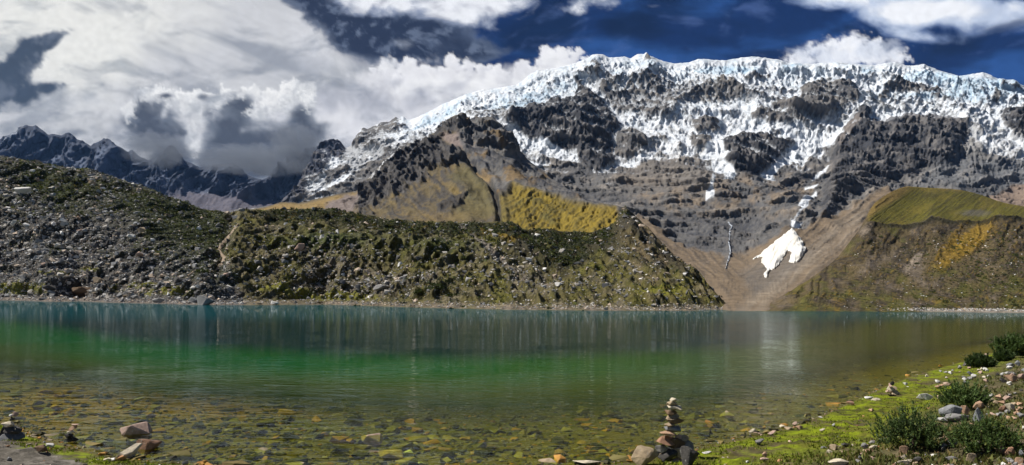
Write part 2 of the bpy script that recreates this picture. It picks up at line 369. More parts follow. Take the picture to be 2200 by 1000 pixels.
# ------------------------------------------------------------------ terrain lofts
class Loft:
    """a sheet of ground through level lines: each line is (image height, distance) per column"""
    def __init__(self, x0, x1, step, lines, rows):
        self.xs = np.arange(x0, x1 + step, step); xs = self.xs
        Y = [np.asarray(PL(l[0], xs)) for l in lines]; D = [np.asarray(l[1](xs, PL(l[0], xs)) if callable(l[1]) else PL(l[1], xs)) for l in lines]
        def sm_(d, k=45):
            e = np.pad(d, k, mode='edge'); w_ = np.hanning(2 * k + 1); return np.convolve(e, w_ / w_.sum(), 'valid')
        D = [d if callable(l[1]) else sm_(d) for d, l in zip(D, lines)]
        Y = [y if (callable(l[1]) or q == len(lines) - 1) else sm_(y, 14) for q, (y, l) in enumerate(zip(Y, lines))]
        py, dd = [], []
        for i in range(len(lines) - 1):
            n = rows[i]
            for k in range(n):
                t = k / n
                py.append(lerp(Y[i], Y[i + 1], t)); dd.append(1 / lerp(1 / D[i], 1 / D[i + 1], t) if False else lerp(D[i], D[i + 1], t))
        py.append(Y[-1]); dd.append(D[-1])
        self.py = np.array(py); self.D = np.array(dd); self.px = np.broadcast_to(xs, self.py.shape).copy()
        self.r, self.c = self.py.shape
        X, Yy, Z = point(self.px, self.py, self.D)
        self.P = np.stack([X, Yy, Z], -1); self.frontrows = self.r
    def normals(self, P=None):
        P = self.P if P is None else P
        du = np.gradient(P, axis=1); dv = np.gradient(P, axis=0)
        n = np.cross(du, dv); n /= np.linalg.norm(n, axis=-1, keepdims=True) + 1e-9
        n = np.where((n[..., 2:3] < 0), -n, n)
        return n
    def smooth_n(self, k=9):
        n = self.normals()
        for ax in (0, 1):
            for _ in range(2):
                a = np.cumsum(np.concatenate([np.repeat(np.take(n, [0], ax), k, ax), n, np.repeat(np.take(n, [-1], ax), k, ax)], ax), axis=ax)
                s1 = np.take(a, range(2 * k, a.shape[ax]), ax); s0 = np.take(a, range(0, a.shape[ax] - 2 * k), ax)
                n = (s1 - s0) / (2 * k)
        return n / (np.linalg.norm(n, axis=-1, keepdims=True) + 1e-9)
    def back(self, steps):
        """close the far side: (extra distance, drop)"""
        Pl = self.P[-1]
        for d, z in steps:
            q = Pl.copy(); q[:, 0] *= 1 + d / q[:, 1]; q[:, 1] += d; q[:, 2] -= z
            self.P = np.concatenate([self.P, q[None]], 0)
            self.py = np.concatenate([self.py, self.py[-1:]], 0); self.px = np.concatenate([self.px, self.px[-1:]], 0)
            self.C = np.concatenate([self.C, self.C[-1:]], 0)
    def build(self, name, mat):
        self.P[..., 2] = np.maximum(self.P[..., 2], -50)
        r, c = self.P.shape[:2]
        me = np_mesh(name, self.P.reshape(-1, 3), grid_faces(r, c), mat, self.C)
        # make sure faces look up
        o = link(name, me); tag(o, kind='structure'); self.ob = o
        return o
    def at(self, px, py):
        j = np.clip((px - self.xs[0]) / (self.xs[1] - self.xs[0]), 0, self.c - 1.001)
        j0 = int(j); col = self.py[:self.r, j0]
        i = np.interp(-py, -col, np.arange(self.r)) if col[0] > col[-1] else 0
        i = float(np.clip(i, 0, self.r - 1.001)); i0 = int(i); fj, fi = j - j0, i - i0
        p = self.P
        return (p[i0, j0] * (1 - fi) * (1 - fj) + p[i0 + 1, j0] * fi * (1 - fj) + p[i0, j0 + 1] * (1 - fi) * fj + p[i0 + 1, j0 + 1] * fi * fj)

def curv_dark(h, k=3):
    """difference of a height field from its blur: + on ridges, - in gullies"""
    b = h.copy()
    for ax in (0, 1):
        for _ in range(2):
            pad = [(0, 0), (0, 0)]; pad[ax] = (k, k)
            a = np.cumsum(np.pad(b, pad, mode='edge'), axis=ax)
            a = np.concatenate([np.zeros_like(np.take(a, [0], ax)), a], ax)
            n = b.shape[ax]
            b = (np.take(a, range(2 * k + 1, 2 * k + 1 + n), ax) if a.shape[ax] >= 3 * k + 1 + n else np.take(a, range(2 * k, 2 * k + n), ax)) if False else (np.take(a, range(2 * k, 2 * k + n), ax) - np.take(a, range(0, n), ax)) / (2 * k)
    return h - b

ROCKM = terrain_mat('mountain_rock_and_snow', .035, 7.0, .72, 1.28)

# ---- great snow mountain
CREST = [(480, 455), (600, 440), (640, 400), (665, 352), (690, 315), (702, 306), (715, 300), (730, 303), (742, 318), (756, 312), (765, 290), (778, 273), (790, 277), (800, 270), (822, 262), (835, 262),
         (850, 252), (858, 254), (866, 249), (874, 257), (880, 257), (900, 250), (920, 240), (960, 222), (1000, 205), (1040, 193), (1080, 188), (1110, 182), (1128, 170), (1140, 160), (1155, 151), (1200, 148),
         (1240, 135), (1262, 126), (1275, 118), (1295, 117), (1310, 125), (1340, 122), (1355, 127), (1370, 119), (1383, 120), (1388, 115), (1395, 122), (1420, 130), (1450, 136), (1480, 134), (1500, 126),
         (1530, 128), (1560, 130), (1590, 125), (1620, 124), (1640, 127), (1670, 131), (1690, 137), (1740, 138), (1800, 136), (1840, 139), (1880, 141), (1905, 135), (1925, 134), (1950, 142), (1975, 141), (1985, 139),
         (2000, 146), (2030, 158), (2060, 165), (2085, 161), (2110, 157), (2130, 163), (2143, 172), (2148, 170), (2165, 175), (2175, 172), (2190, 184), (2200, 188), (2450, 260)]
shoreM = lambda x, y: waterD(x, np.maximum(y, 640))
mt = Loft(470, 2440, 1.8,
          [([(470, 668), (1500, 669), (1700, 668.5), (2450, 672)], lambda x, y: waterD(x, y) + 90 * sstep(30, 110, np.abs(x - 1612))),
           ([(470, 600), (1400, 606), (1560, 600), (1700, 607), (2450, 610)], [(0, 620), (2500, 620)]),
           ([(470, 540), (1300, 500), (1400, 520), (1500, 548), (1600, 548), (1700, 500), (1800, 520), (2450, 540)], [(0, 1900), (1000, 1500), (1560, 1150), (2500, 1250)]),
           ([(470, 480), (1200, 440), (1500, 440), (1700, 430), (1900, 430), (2450, 470)], [(0, 3000), (1000, 2100), (1500, 1560), (2500, 1600)]),
           ([(470, 466), (600, 450), (700, 400), (900, 330), (1100, 330), (1300, 365), (1600, 370), (1800, 390), (2100, 370), (2450, 400)], [(0, 3600), (1000, 2500), (1500, 2050), (2500, 2000)]),
           ([(470, 460), (600, 446), (690, 350), (800, 310), (900, 280), (1100, 240), (1300, 245), (1600, 240), (1800, 235), (2100, 240), (2450, 300)], [(0, 3900), (1000, 3000), (1500, 2800), (2500, 2650)]),
           (CREST, [(0, 4300), (600, 4300), (900, 4000), (1200, 3600), (1700, 3450), (2500, 3300)])],
          [12, 34, 46, 46, 62, 62])
px, py = mt.px, mt.py
X, Y, Z = mt.P[..., 0], mt.P[..., 1], mt.P[..., 2]
crest_y = PL(CREST, px); below = py - crest_y
wx = px + 9 * fbm(px / 26, py / 20, 5, 21); wy = py + 8 * fbm(px / 24, py / 18, 5, 22)
def reg(pts, f=4, wob=1.0): return sstep(-f, f, sdpoly(px + (wx - px) * wob, py + (wy - py) * wob, pts))
# rock bodies standing out of the ice
R_pyr = [(1235, 168), (1262, 190), (1290, 215), (1310, 240), (1325, 262), (1333, 285), (1318, 300), (1318, 330), (1322, 352), (1290, 362), (1250, 352), (1235, 320), (1195, 318), (1150, 300), (1130, 292), (1108, 272), (1090, 262), (1105, 250), (1130, 240), (1150, 222), (1170, 224), (1200, 217), (1232, 212), (1240, 200)]
R_pyr2 = [(1325, 290), (1360, 285), (1385, 300), (1390, 325), (1350, 345), (1320, 340)]
R_band = [(1285, 180), (1310, 165), (1330, 190), (1370, 170), (1400, 168), (1440, 172), (1480, 190), (1530, 180), (1570, 176), (1592, 190), (1588, 212), (1540, 220), (1500, 222), (1460, 228), (1430, 250), (1395, 255), (1350, 240), (1322, 245), (1300, 215)]
R_b = [(1725, 190), (1745, 180), (1790, 182), (1830, 192), (1846, 215), (1838, 235), (1800, 240), (1765, 262), (1735, 255), (1705, 262), (1680, 265), (1640, 255), (1608, 245), (1640, 236), (1690, 225), (1715, 218)]
R_c = [(1488, 262), (1520, 252), (1545, 262), (1550, 278), (1520, 284), (1492, 288)]
R_d = [(1484, 292), (1500, 295), (1535, 305), (1520, 318), (1500, 328), (1484, 322)]
R_dome = [(1548, 322), (1556, 308), (1580, 290), (1610, 284), (1660, 284), (1695, 294), (1712, 304), (1690, 320), (1668, 345), (1655, 362), (1630, 375), (1600, 378), (1575, 368), (1560, 345)]
R_big = [(1792, 330), (1798, 300), (1812, 278), (1836, 262), (1842, 240), (1858, 236), (1872, 246), (1868, 262), (1885, 270), (1920, 262), (1960, 252), (2000, 250), (2040, 258), (2070, 268), (2080, 292), (2050, 330), (2056, 350), (2040, 372), (1990, 370), (1950, 380), (1900, 398), (1850, 410), (1810, 440), (1780, 470), (1760, 480), (1765, 440), (1775, 405), (1783, 385), (1786, 360)]
R_edge = [(2148, 250), (2160, 238), (2185, 232), (2210, 235), (2460, 300), (2460, 360), (2210, 306), (2185, 298), (2160, 280)]
R_arc = [(1885, 222), (1895, 200), (1912, 180), (1935, 180), (1962, 190), (1990, 184), (2015, 192), (2022, 208), (2000, 205), (1975, 208), (1945, 200), (1925, 196), (1905, 210), (1890, 224), (1872, 226)]
R_left = [(756, 315), (765, 290), (778, 273), (800, 268), (850, 248), (880, 258), (865, 272), (850, 285), (820, 282), (800, 300), (780, 318)]
R_left2 = [(600, 445), (640, 400), (670, 345), (700, 300), (735, 300), (745, 325), (730, 345), (705, 350), (690, 372), (660, 380), (650, 420), (620, 445)]
R_left3 = [(700, 370), (725, 360), (756, 356), (752, 370), (730, 385), (700, 395)]
R_ul = [(1000, 240), (1040, 238), (1080, 232), (1110, 225), (1130, 235), (1120, 255), (1085, 260), (1050, 252), (1010, 252)]
rocks = [(R_pyr, 1.0, 5), (R_pyr2, 1.0, 4), (R_band, .62, 8), (R_b, .88, 5), (R_c, .85, 4), (R_d, 1.0, 3), (R_dome, 1.0, 3), (R_big, 1.0, 4), (R_edge, 1.0, 4), (R_arc, .8, 4), (R_left, .75, 4), (R_left2, 1.1, 6), (R_left3, .9, 4), (R_ul, .5, 8),
         ([(1270, 122), (1286, 117), (1292, 135), (1284, 160), (1272, 150)], .95, 3), ([(1383, 114), (1392, 116), (1398, 142), (1386, 140)], .95, 2), ([(2143, 168), (2165, 172), (2185, 176), (2205, 190), (2205, 202), (2170, 190), (2145, 188)], 1.0, 2),
         ([(1595, 164), (1650, 158), (1655, 168), (1600, 176)], .7, 4), ([(2135, 203), (2150, 208), (2145, 225), (2130, 218)], .8, 3), ([(1820, 140), (1842, 150), (1838, 156), (1818, 150)], .8, 3), ([(1640, 190), (1690, 195), (1680, 206), (1640, 200)], .5, 4)]
rk = np.zeros(px.shape); body = np.zeros(px.shape)
for pts, v, f in rocks:
    m_ = reg(pts, f, .8); rk = np.maximum(rk, m_ * v)
    if v >= .85: body = np.maximum(body, sstep(-14, 26, sdpoly(px, py, pts)) * v)
# form: large ribs and gullies, then broken rock, in metres over the wall's own plane
U = X; Vv = Z + .35 * Y
sc_ = Y / 3000.0
big = ridged(U / 620 + .2 * fbm(U / 800, Vv / 800, 3, 5), Vv / 900, 4, 101)
med = ridged(U / 170 + .5 * fbm(U / 300, Vv / 300, 3, 6), Vv / 260, 5, 111)
fine = ridged(U / 46, Vv / 52, 4, 121)
slant = ridged((U * .8 + Vv * .5) / 90, (Vv * .8 - U * .5) / 300, 4, 131)           # dipping strata of the lower wall
lowf = sstep(300, 420, py)                                                            # 1 in the lower brown wall
strata = ridged(U / 240 + .5 * fbm(U / 200, Vv / 200, 3, 9), (Vv + .16 * U + 110 * fbm(U / 330, Vv / 240, 4, 8)) / 58, 5, 141, .6)
flute = np.abs(pn(U / 26 + 1.2 * fbm(U / 200, Vv / 300, 3, 31) + (Vv / 60) * .25, Vv / 420, 151)) * 2
icezone = sstep(70, 12, below) * sstep(820, 900, px)
H = 95 * big * (1 - .5 * lowf) + (42 - 10 * icezone) * med * (1 - .35 * lowf) + 13 * fine * (.35 + .65 * np.clip(rk + lowf, 0, 1)) + 22 * slant * (rk * .8 + lowf * .6)
ribL = ridged((U * .42 + Vv * .9) / 95 + .5 * fbm(U / 220, Vv / 220, 3, 181), (U * .9 - Vv * .42) / 420, 5, 182, .6)
ribR = ridged((-U * .5 + Vv * .87) / 105 + .5 * fbm(U / 220, Vv / 220, 3, 183), (U * .87 + Vv * .5) / 420, 5, 184, .6)
ribs = lerp(ribL, ribR, sstep(1560, 1720, px + 30 * fbm(px / 60, py / 60, 3, 185)))
H = H + 52 * ribs * lowf * sstep(640, 500, py)
H = H + 7 * strata * lowf * sstep(640, 480, py) * sstep(-.35, .45, fbm(U / 260, Vv / 160, 3, 144)) + 26 * flute * icezone
ribU_ = ridged((px + .45 * (py - 200)) / 30 + .8 * fbm(px / 60, py / 50, 4, 191), (py - .3 * px) / 75, 5, 192, .65)
ribV_ = ridged((px - .7 * (py - 200)) / 22 + .8 * fbm(px / 50, py / 40, 4, 193), (py + .3 * px) / 60, 5, 194, .65)
H = H - np.median(H)
H = H + 21 * np.maximum(ribU_, .92 * ribV_) * sstep(400, 330, py)
H = H * .55 + (34 * body + 22 * slant * body) + 4.5 * ridged((U + .35 * Vv) / 17, Vv / 24, 3, 171) + 9 * ridged(U / 30 + .4 * fbm(U / 90, Vv / 90, 3, 173), Vv / 90, 3, 172) * sstep(330, 200, py) * sstep(620, 420, py)
spw = fbm(px / 50, py / 40, 4, 165)
valley = sstep(545, 590, py)                                                          # talus apron: smooth, only fine runnels
fanL = ridged((px * .60 - py * .80) / 11 + .5 * spw, (px * .80 + py * .60) / 130, 4, 161, .6)
fanR = ridged((px * .60 + py * .80) / 13 + .5 * spw, (px * .80 - py * .60) / 150, 4, 164, .6)
run = lerp(fanL, fanR, sstep(1575, 1625, px + 18 * spw))
H = lerp(H, 2.6 * run + 12 * fbm(U / 60, Y / 200, 5, 162) + .16 * np.minimum(np.abs(px - 1600), 220), valley)
talus = reg([(1372, 466), (1400, 486), (1440, 520), (1500, 544), (1552, 548), (1560, 585), (1572, 548), (1600, 545), (1640, 530), (1690, 492), (1730, 500), (1752, 478), (1800, 470), (1845, 440), (1905, 405), (1990, 500), (1990, 700), (1300, 700), (1300, 540)], 5)
H = lerp(H, H * .10 + 4 * run + 12 * fbm(U / 60, Vv / 60, 5, 163) + .16 * np.minimum(np.abs(px - 1600), 220), talus * (1 - valley))
edgefade = sstep(0, 20, below) * .75 + .25
H = H * edgefade
H = H * (mt.D / 3000) ** .55
nS = mt.smooth_n(8)
ray = np.stack(dirs(px, py), -1); ray = np.stack([ray[..., 0], np.ones(px.shape), ray[..., 1]], -1)
ray /= np.linalg.norm(ray, axis=-1, keepdims=True)
mt.P = mt.P + nS * (.42 * H)[..., None] - ray * (1.3 * H)[..., None]
shore_ok = sstep(672, 640, py)[..., None]
mt.P = mt.P * 1.0
base = np.stack(point(px, py, mt.D), -1)
mt.P = base + (mt.P - base) * shore_ok
# colour: rock, dirt, ice and snow
nrm_ = mt.normals(); upz = nrm_[..., 2]; flat = sstep(.28, .75, upz)
cav = curv_dark(H, 4); cavn = cav / (np.std(cav) + 1e-6)
spk = fbm(px / 7, py / 6, 5, 171, .6); spk2 = fbm(px / 30, py / 22, 5, 172, .6)
stv = ridged(px / 9 + .7 * fbm(px / 40, py / 40, 4, 174) + (py / 40) * sstep(1200, 1000, px) * 2.5, py / 34, 4, 175, .6)
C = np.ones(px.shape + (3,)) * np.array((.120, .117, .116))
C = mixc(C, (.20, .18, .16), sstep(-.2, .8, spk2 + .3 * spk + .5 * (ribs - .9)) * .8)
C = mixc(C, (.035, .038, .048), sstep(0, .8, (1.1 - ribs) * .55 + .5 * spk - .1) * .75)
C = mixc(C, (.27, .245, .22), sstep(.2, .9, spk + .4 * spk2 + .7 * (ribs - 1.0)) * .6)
brown = np.clip(reg([(1330, 380), (1500, 400), (1640, 372), (1760, 400), (1750, 440), (1700, 480), (1600, 450), (1500, 465), (1380, 440)], 22) * sstep(-.3, .5, spk2), 0, 1)
C = mixc(C, (.21, .155, .10), brown * .6)
C = mixc(C, (.20, .175, .15), reg([(1330, 340), (1480, 345), (1560, 400), (1500, 420), (1340, 410)], 18) * .5)
C = mixc(C, (.065, .067, .075), reg([(1390, 500), (1440, 470), (1560, 462), (1640, 470), (1620, 520), (1560, 545), (1480, 535)], 12) * .65 * sstep(-.5, .4, spk2 + spk))
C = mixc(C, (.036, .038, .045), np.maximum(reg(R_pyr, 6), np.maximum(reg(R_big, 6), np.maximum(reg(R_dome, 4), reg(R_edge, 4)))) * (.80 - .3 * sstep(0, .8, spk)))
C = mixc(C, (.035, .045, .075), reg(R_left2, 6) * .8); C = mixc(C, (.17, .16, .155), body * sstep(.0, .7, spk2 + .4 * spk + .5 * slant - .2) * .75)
C = mixc(C, (.22, .19, .17), reg([(1800, 312), (1812, 280), (1838, 262), (1845, 275), (1815, 300), (1805, 325)], 4) * .7)
C = mixc(C, (.25, .25, .265), reg([(1880, 275), (1960, 250), (2010, 246), (2060, 262), (2075, 272), (2000, 262), (1940, 268), (1900, 278)], 3) * .7)
C = mixc(C, (.27, .265, .26), reg([(2075, 268), (2150, 252), (2165, 285), (2210, 308), (2460, 380), (2460, 400), (2200, 355), (2130, 345), (2060, 340), (2080, 300)], 10) * .75)
C = mixc(C, (.15, .16, .175), reg([(2000, 372), (2060, 350), (2200, 350), (2460, 400), (2460, 460), (2200, 400), (2050, 405), (1960, 400)], 12) * .5)
C = mixc(C, (.23, .17, .13), reg([(2120, 430), (2210, 385), (2460, 420), (2460, 600), (2180, 460)], 4) * .8)
tcol = mixc(np.ones(px.shape + (3,)) * np.array((.185, .140, .095)), (.105, .085, .065), sstep(.5, 1.3, run + .9 * spk2 + .5 * spk) * .8)
tcol = mixc(tcol, (.33, .26, .20), sstep(.35, .9, spk + .5 * spk2) * .5)
tcol = mixc(tcol, (.25, .205, .155), sstep(-20, 20, sdpoly(wx, wy, [(1860, 440), (1850, 500), (1640, 665), (1590, 665), (1640, 620), (1760, 520)])) * (.4 + .6 * sstep(.3, .9, run)))
tcol = mixc(tcol, (.12, .115, .11), reg([(1590, 590), (1640, 560), (1750, 545), (1700, 600), (1620, 640)], 16) * .55)
C = C * (1 - talus[..., None]) + tcol * talus[..., None]
C = C * (1 - valley[..., None] * (1 - talus[..., None])) + tcol * valley[..., None] * (1 - talus[..., None])
# snow cover
low = [(470, 470), (600, 445), (640, 432), (700, 408), (745, 392), (790, 352), (850, 322), (910, 300), (960, 262), (1000, 262), (1060, 262), (1090, 290), (1110, 325), (1160, 340), (1195, 340), (1240, 345), (1290, 365),
       (1330, 358), (1400, 348), (1440, 352), (1500, 342), (1540, 345), (1600, 350), (1640, 378), (1680, 352), (1730, 345), (1790, 310), (1830, 300), (1880, 282), (1960, 258), (2040, 262), (2080, 300), (2120, 335), (2200, 350), (2460, 400)]
lowy = PL(low, px)
snow = sstep(12, -12, py + (wy - py) * 1.2 - lowy) * sstep(640, 690, px)
ribU = ridged((px + .45 * (py - 200)) / 30 + .8 * fbm(px / 60, py / 50, 4, 191), (py - .3 * px) / 75, 5, 192, .65)
ribV = ridged((px - .7 * (py - 200)) / 22 + .8 * fbm(px / 50, py / 40, 4, 193), (py + .3 * px) / 60, 5, 194, .65)
dens = .93 * snow - .34 * sstep(.75, 1.35, np.maximum(ribU, .92 * ribV)) * sstep(8, 40, below) + .16 * sstep(.5, .9, blob(px, py, 1600, 262, 110, 20) + blob(px, py, 1960, 235, 110, 18) + blob(px, py, 1730, 170, 90, 16) + blob(px, py, 1700, 300, 90, 18)) - .16 * sstep(.3, .9, ridged(px / 60 + .6 * fbm(px / 90, py / 90, 3, 187), py / 38, 4, 188, .6) - .35) * sstep(120, 175, py) - .10 * sstep(150, 330, py)
dens = dens - .75 * blob(px, py, 790, 345, 150, 60)
dens = dens - .35 * blob(px, py, 1380, 215, 100, 34) - .25 * blob(px, py, 1560, 200, 160, 30) - .30 * blob(px, py, 1400, 320, 60, 40) - .35 * blob(px, py, 2130, 320, 100, 40) - .3 * blob(px, py, 1150, 325, 70, 25) - .25 * blob(px, py, 1740, 180, 90, 30) - .25 * blob(px, py, 1960, 240, 140, 26)
dens = dens + .5 * icezone + .35 * blob(px, py, 1620, 235, 120, 22) + .5 * blob(px, py, 1960, 240, 90, 16) * 0 + .4 * blob(px, py, 1750, 160, 120, 16) + .4 * blob(px, py, 1730, 290, 90, 22)
snowgate = sstep(40, 8, py - lowy)
jag = .36 * (flat - .55) * 1.6 - .16 * cavn * .9 + .30 * spk + .14 * (stv - .5) + .45 * spk2 + .40 * fbm(px / 70, py / 42, 5, 186, .6)
sn = snowgate * sstep(.38, .66, dens + jag - 1.35 * rk * (1 - .22 * sstep(-.2, .6, flat + .5 * spk)))
sn = np.maximum(sn, snowgate * sstep(.30, .5, .9 * snow + .45 * spk - .3 * cavn - .9 * rk) * .45)
patches = [
    [(1541, 306), (1550, 322), (1556, 338), (1570, 346), (1550, 350), (1530, 345), (1498, 350), (1512, 330)],
    [(1526, 350), (1552, 350), (1563, 358), (1574, 368), (1581, 378), (1576, 388), (1552, 391), (1560, 380), (1552, 373), (1536, 376), (1530, 364)],
    [(1532, 376), (1538, 388), (1530, 402), (1534, 410), (1535, 424), (1516, 428), (1518, 408), (1526, 400), (1528, 388)],
    [(1712, 302), (1740, 302), (1800, 292), (1795, 306), (1740, 322), (1700, 345), (1680, 362), (1660, 378), (1668, 386), (1645, 386), (1632, 378), (1655, 366), (1672, 350), (1690, 330)],
    [(1782, 358), (1770, 375), (1748, 388), (1744, 392), (1752, 378), (1768, 366)], [(1728, 402), (1756, 402), (1748, 410), (1730, 408)],
    [(1752, 414), (1754, 420), (1736, 434), (1736, 446), (1726, 456), (1712, 452), (1716, 440), (1726, 428)], [(1728, 456), (1722, 466), (1708, 476), (1700, 486), (1710, 470)], [(1700, 478), (1708, 484), (1724, 484), (1712, 492), (1698, 488)],
    [(1106, 330), (1130, 338), (1168, 352), (1160, 356), (1120, 348)], [(1142, 362), (1158, 366), (1172, 376), (1190, 390), (1180, 388), (1160, 378), (1146, 372)],
    [(1165, 300), (1180, 308), (1208, 318), (1228, 332), (1190, 330), (1150, 318), (1100, 290), (1085, 270), (1110, 278), (1140, 300)],
    [(1322, 354), (1370, 344), (1410, 336), (1400, 350), (1350, 360)], [(740, 375), (770, 368), (745, 388), (705, 403), (700, 398)], [(705, 352), (716, 338), (735, 346), (760, 346), (730, 352), (725, 362), (706, 360)]]
for p_ in patches:
    sn = np.maximum(sn, sstep(-1.6, 1.6, sdpoly(px + (wx - px) * .35, py + (wy - py) * .35, p_)) * 1.0)
sn = sn * (1 - valley)
sn = np.clip(sn, 0, 1)
scol = np.ones(px.shape + (3,)) * np.array((.68, .71, .75))
ice = np.clip(.8 * icezone * sstep(-.1, .9, .8 * flute - .3 + .5 * spk2 + .4 * spk) + sstep(.2, .9, blob(px, py, 1560, 152, 80, 12) + blob(px, py, 1712, 147, 34, 9) + blob(px, py, 1865, 163, 24, 9) + blob(px, py, 1985, 168, 60, 14) + .9 * blob(px, py, 2120, 190, 110, 34) + .8 * blob(px, py, 1990, 210, 60, 8) + .8 * blob(px, py, 1140, 210, 120, 24, -.3) + .7 * blob(px, py, 940, 250, 90, 12, -.45) + .4 * spk2), 0, 1)
scol = mixc(scol, (.34, .49, .62), ice * .85); scol = mixc(scol, (.44, .53, .62), sstep(-.2, .6, spk2 + .4 * spk) * .65 * sstep(330, 180, py)); scol = mixc(scol, (.58, .62, .68), sstep(.3, 1.2, stv) * .5)
scol = mixc(scol, (.50, .50, .49), sstep(.15, .8, spk2 + .6 * blob(px, py, 2120, 300, 130, 40) + .5 * blob(px, py, 1430, 330, 90, 30) + .4 * blob(px, py, 1150, 330, 80, 30) - .25) * .7)
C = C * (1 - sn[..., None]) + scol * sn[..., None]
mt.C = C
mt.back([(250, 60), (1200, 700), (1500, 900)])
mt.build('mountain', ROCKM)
print('mountain', mt.P.shape)

# ---- far range on the left
CR = [(-260, 330), (-60, 312), (0, 296), (30, 285), (44, 272), (55, 267), (66, 271), (76, 269), (90, 280), (102, 290), (118, 289), (130, 294), (138, 292), (148, 287), (156, 290), (165, 300), (178, 303), (195, 314), (203, 307), (212, 303), (222, 296), (236, 299), (248, 313), (262, 322), (275, 330),
      (284, 322), (300, 336), (318, 344), (335, 338), (352, 322), (365, 318), (380, 330), (395, 347), (412, 352), (428, 362), (440, 360), (460, 354), (480, 352), (500, 352), (515, 362), (530, 374), (548, 380), (565, 386), (580, 376), (592, 358), (610, 348), (625, 338), (640, 330), (660, 318), (690, 312), (730, 330), (800, 400)]
fr = Loft(-260, 800, 2.0,
          [([(-260, 470), (600, 470), (800, 480)], [(0, 4300), (800, 4300)]), ([(-260, 440), (350, 425), (420, 398), (500, 412), (560, 420), (640, 430), (800, 455)], [(0, 4900), (800, 4700)]), (CR, [(-300, 6200), (800, 5600)])], [26, 60])
px, py = fr.px, fr.py; X, Y, Z = fr.P[..., 0], fr.P[..., 1], fr.P[..., 2]
below = py - PL(CR, px)
H = 120 * ridged(X / 620 + .3 * fbm(X / 900, Z / 900, 3, 501), (Z + .5 * X) / 1300, 5, 502, .6) + 60 * ridged((X + .6 * Z) / 170, (Z - .6 * X) / 420, 5, 503, .55)
H = H + 22 * ridged((X + .3 * Z) / 60, (Z - .3 * X) / 110, 4, 505, .6)
apr = sstep(0, 18, py - PL([(-260, 440), (340, 415), (380, 402), (420, 400), (470, 408), (540, 414), (640, 436), (800, 455)], px) + 10 * fbm(px / 40, py / 20, 4, 504))
H = (H - np.median(H)) * (1 - .85 * apr) * (.25 + .75 * sstep(0, 20, below))
nS = fr.smooth_n(6); nS[..., 1] = np.minimum(nS[..., 1], 0)
ray = np.stack(dirs(px, py), -1); ray = np.stack([ray[..., 0], np.ones(px.shape), ray[..., 1]], -1); ray /= np.linalg.norm(ray, axis=-1, keepdims=True)
fr.P = fr.P + nS * (.5 * H)[..., None] - ray * (1.6 * H)[..., None]
upz = fr.normals()[..., 2]; spk = fbm(px / 6, py / 6, 5, 510, .6); spk2 = fbm(px / 26, py / 20, 5, 511)
cavn = curv_dark(H, 3); cavn /= np.std(cavn)
C = np.ones(px.shape + (3,)) * np.array((.052, .064, .095))  # distance haze painted in as blue rock colour, more of it below the crest
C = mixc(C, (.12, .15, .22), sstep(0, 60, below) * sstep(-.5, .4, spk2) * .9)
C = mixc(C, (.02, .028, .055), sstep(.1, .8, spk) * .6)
C = mixc(C, (.115, .105, .125), apr * .9); C = mixc(C, (.17, .15, .16), apr * sstep(0, .8, spk2) * .7)
sn = sstep(.52, .8, .60 * spk - .12 * cavn + .30 * (upz - .5) + .04) * (1 - .8 * apr) * .8
sn = np.maximum(sn, sstep(2.5, .5, np.abs(below - 3 - np.maximum(0, 26 - px) * .2)) * sstep(60, 20, px) * .9)
sn = np.maximum(sn, sstep(3, 1, sdline(px, py, [(515, 420), (532, 410)])) + sstep(2, .8, sdline(px, py, [(418, 405), (432, 394)])) + sstep(2.4, 1, sdline(px, py, [(600, 412), (620, 402)])))
C = mixc(C, (.55, .60, .68), sn)
fr.C = C; fr.back([(400, 120), (1600, 900)]); fr.build('mountain', ROCKM)

# ---- middle spur: dark rock above, golden grass below
CRS = [(460, 500), (500, 462), (520, 452), (545, 448), (570, 444), (600, 434), (625, 433), (640, 436), (660, 433), (690, 426), (720, 418), (750, 412), (768, 408), (782, 396), (800, 372), (820, 355), (842, 332), (862, 322), (880, 308), (900, 300), (925, 290), (945, 277),
       (955, 262), (968, 252), (980, 246), (992, 250), (1004, 256), (1015, 264), (1024, 254), (1040, 251), (1058, 252), (1070, 262), (1082, 274), (1094, 292), (1104, 304), (1112, 318), (1120, 332), (1150, 356), (1185, 385), (1230, 412), (1262, 430), (1290, 437), (1325, 443), (1340, 447), (1360, 468), (1385, 500), (1430, 560), (1500, 640)]
sp = Loft(460, 1500, 1.9,
          [([(460, 520), (700, 480), (900, 500), (1100, 515), (1330, 520), (1500, 660)], [(0, 620), (1100, 600), (1500, 560)]),
           ([(460, 510), (520, 462), (700, 448), (800, 440), (900, 420), (1000, 400), (1066, 420), (1100, 398), (1200, 425), (1325, 446), (1380, 500), (1500, 655)], [(0, 1500), (700, 1200), (1100, 1000), (1330, 760), (1500, 700)]),
           (CRS, [(0, 1900), (700, 1800), (960, 2000), (1130, 1900), (1250, 1100), (1330, 820), (1500, 760)])], [56, 76])
px, py = sp.px, sp.py; X, Y, Z = sp.P[..., 0], sp.P[..., 1], sp.P[..., 2]
below = py - PL(CRS, px)
wx = px + 9 * fbm(px / 30, py / 22, 5, 521); wy = py + 8 * fbm(px / 28, py / 20, 5, 522)
spk = fbm(px / 7, py / 6, 5, 523, .6); spk2 = fbm(px / 34, py / 22, 5, 524, .55)
rockP = [(770, 408), (800, 372), (842, 332), (880, 305), (945, 275), (980, 240), (1040, 245), (1070, 255), (1130, 335), (1110, 332), (1040, 322), (1010, 310), (985, 290), (960, 285), (950, 300), (985, 320), (1000, 335), (950, 365), (930, 372), (890, 395), (870, 420), (830, 440), (790, 450), (760, 460), (765, 425)]
rk = sstep(-9, 12, sdpoly(wx, wy, rockP) + 14 * spk2)
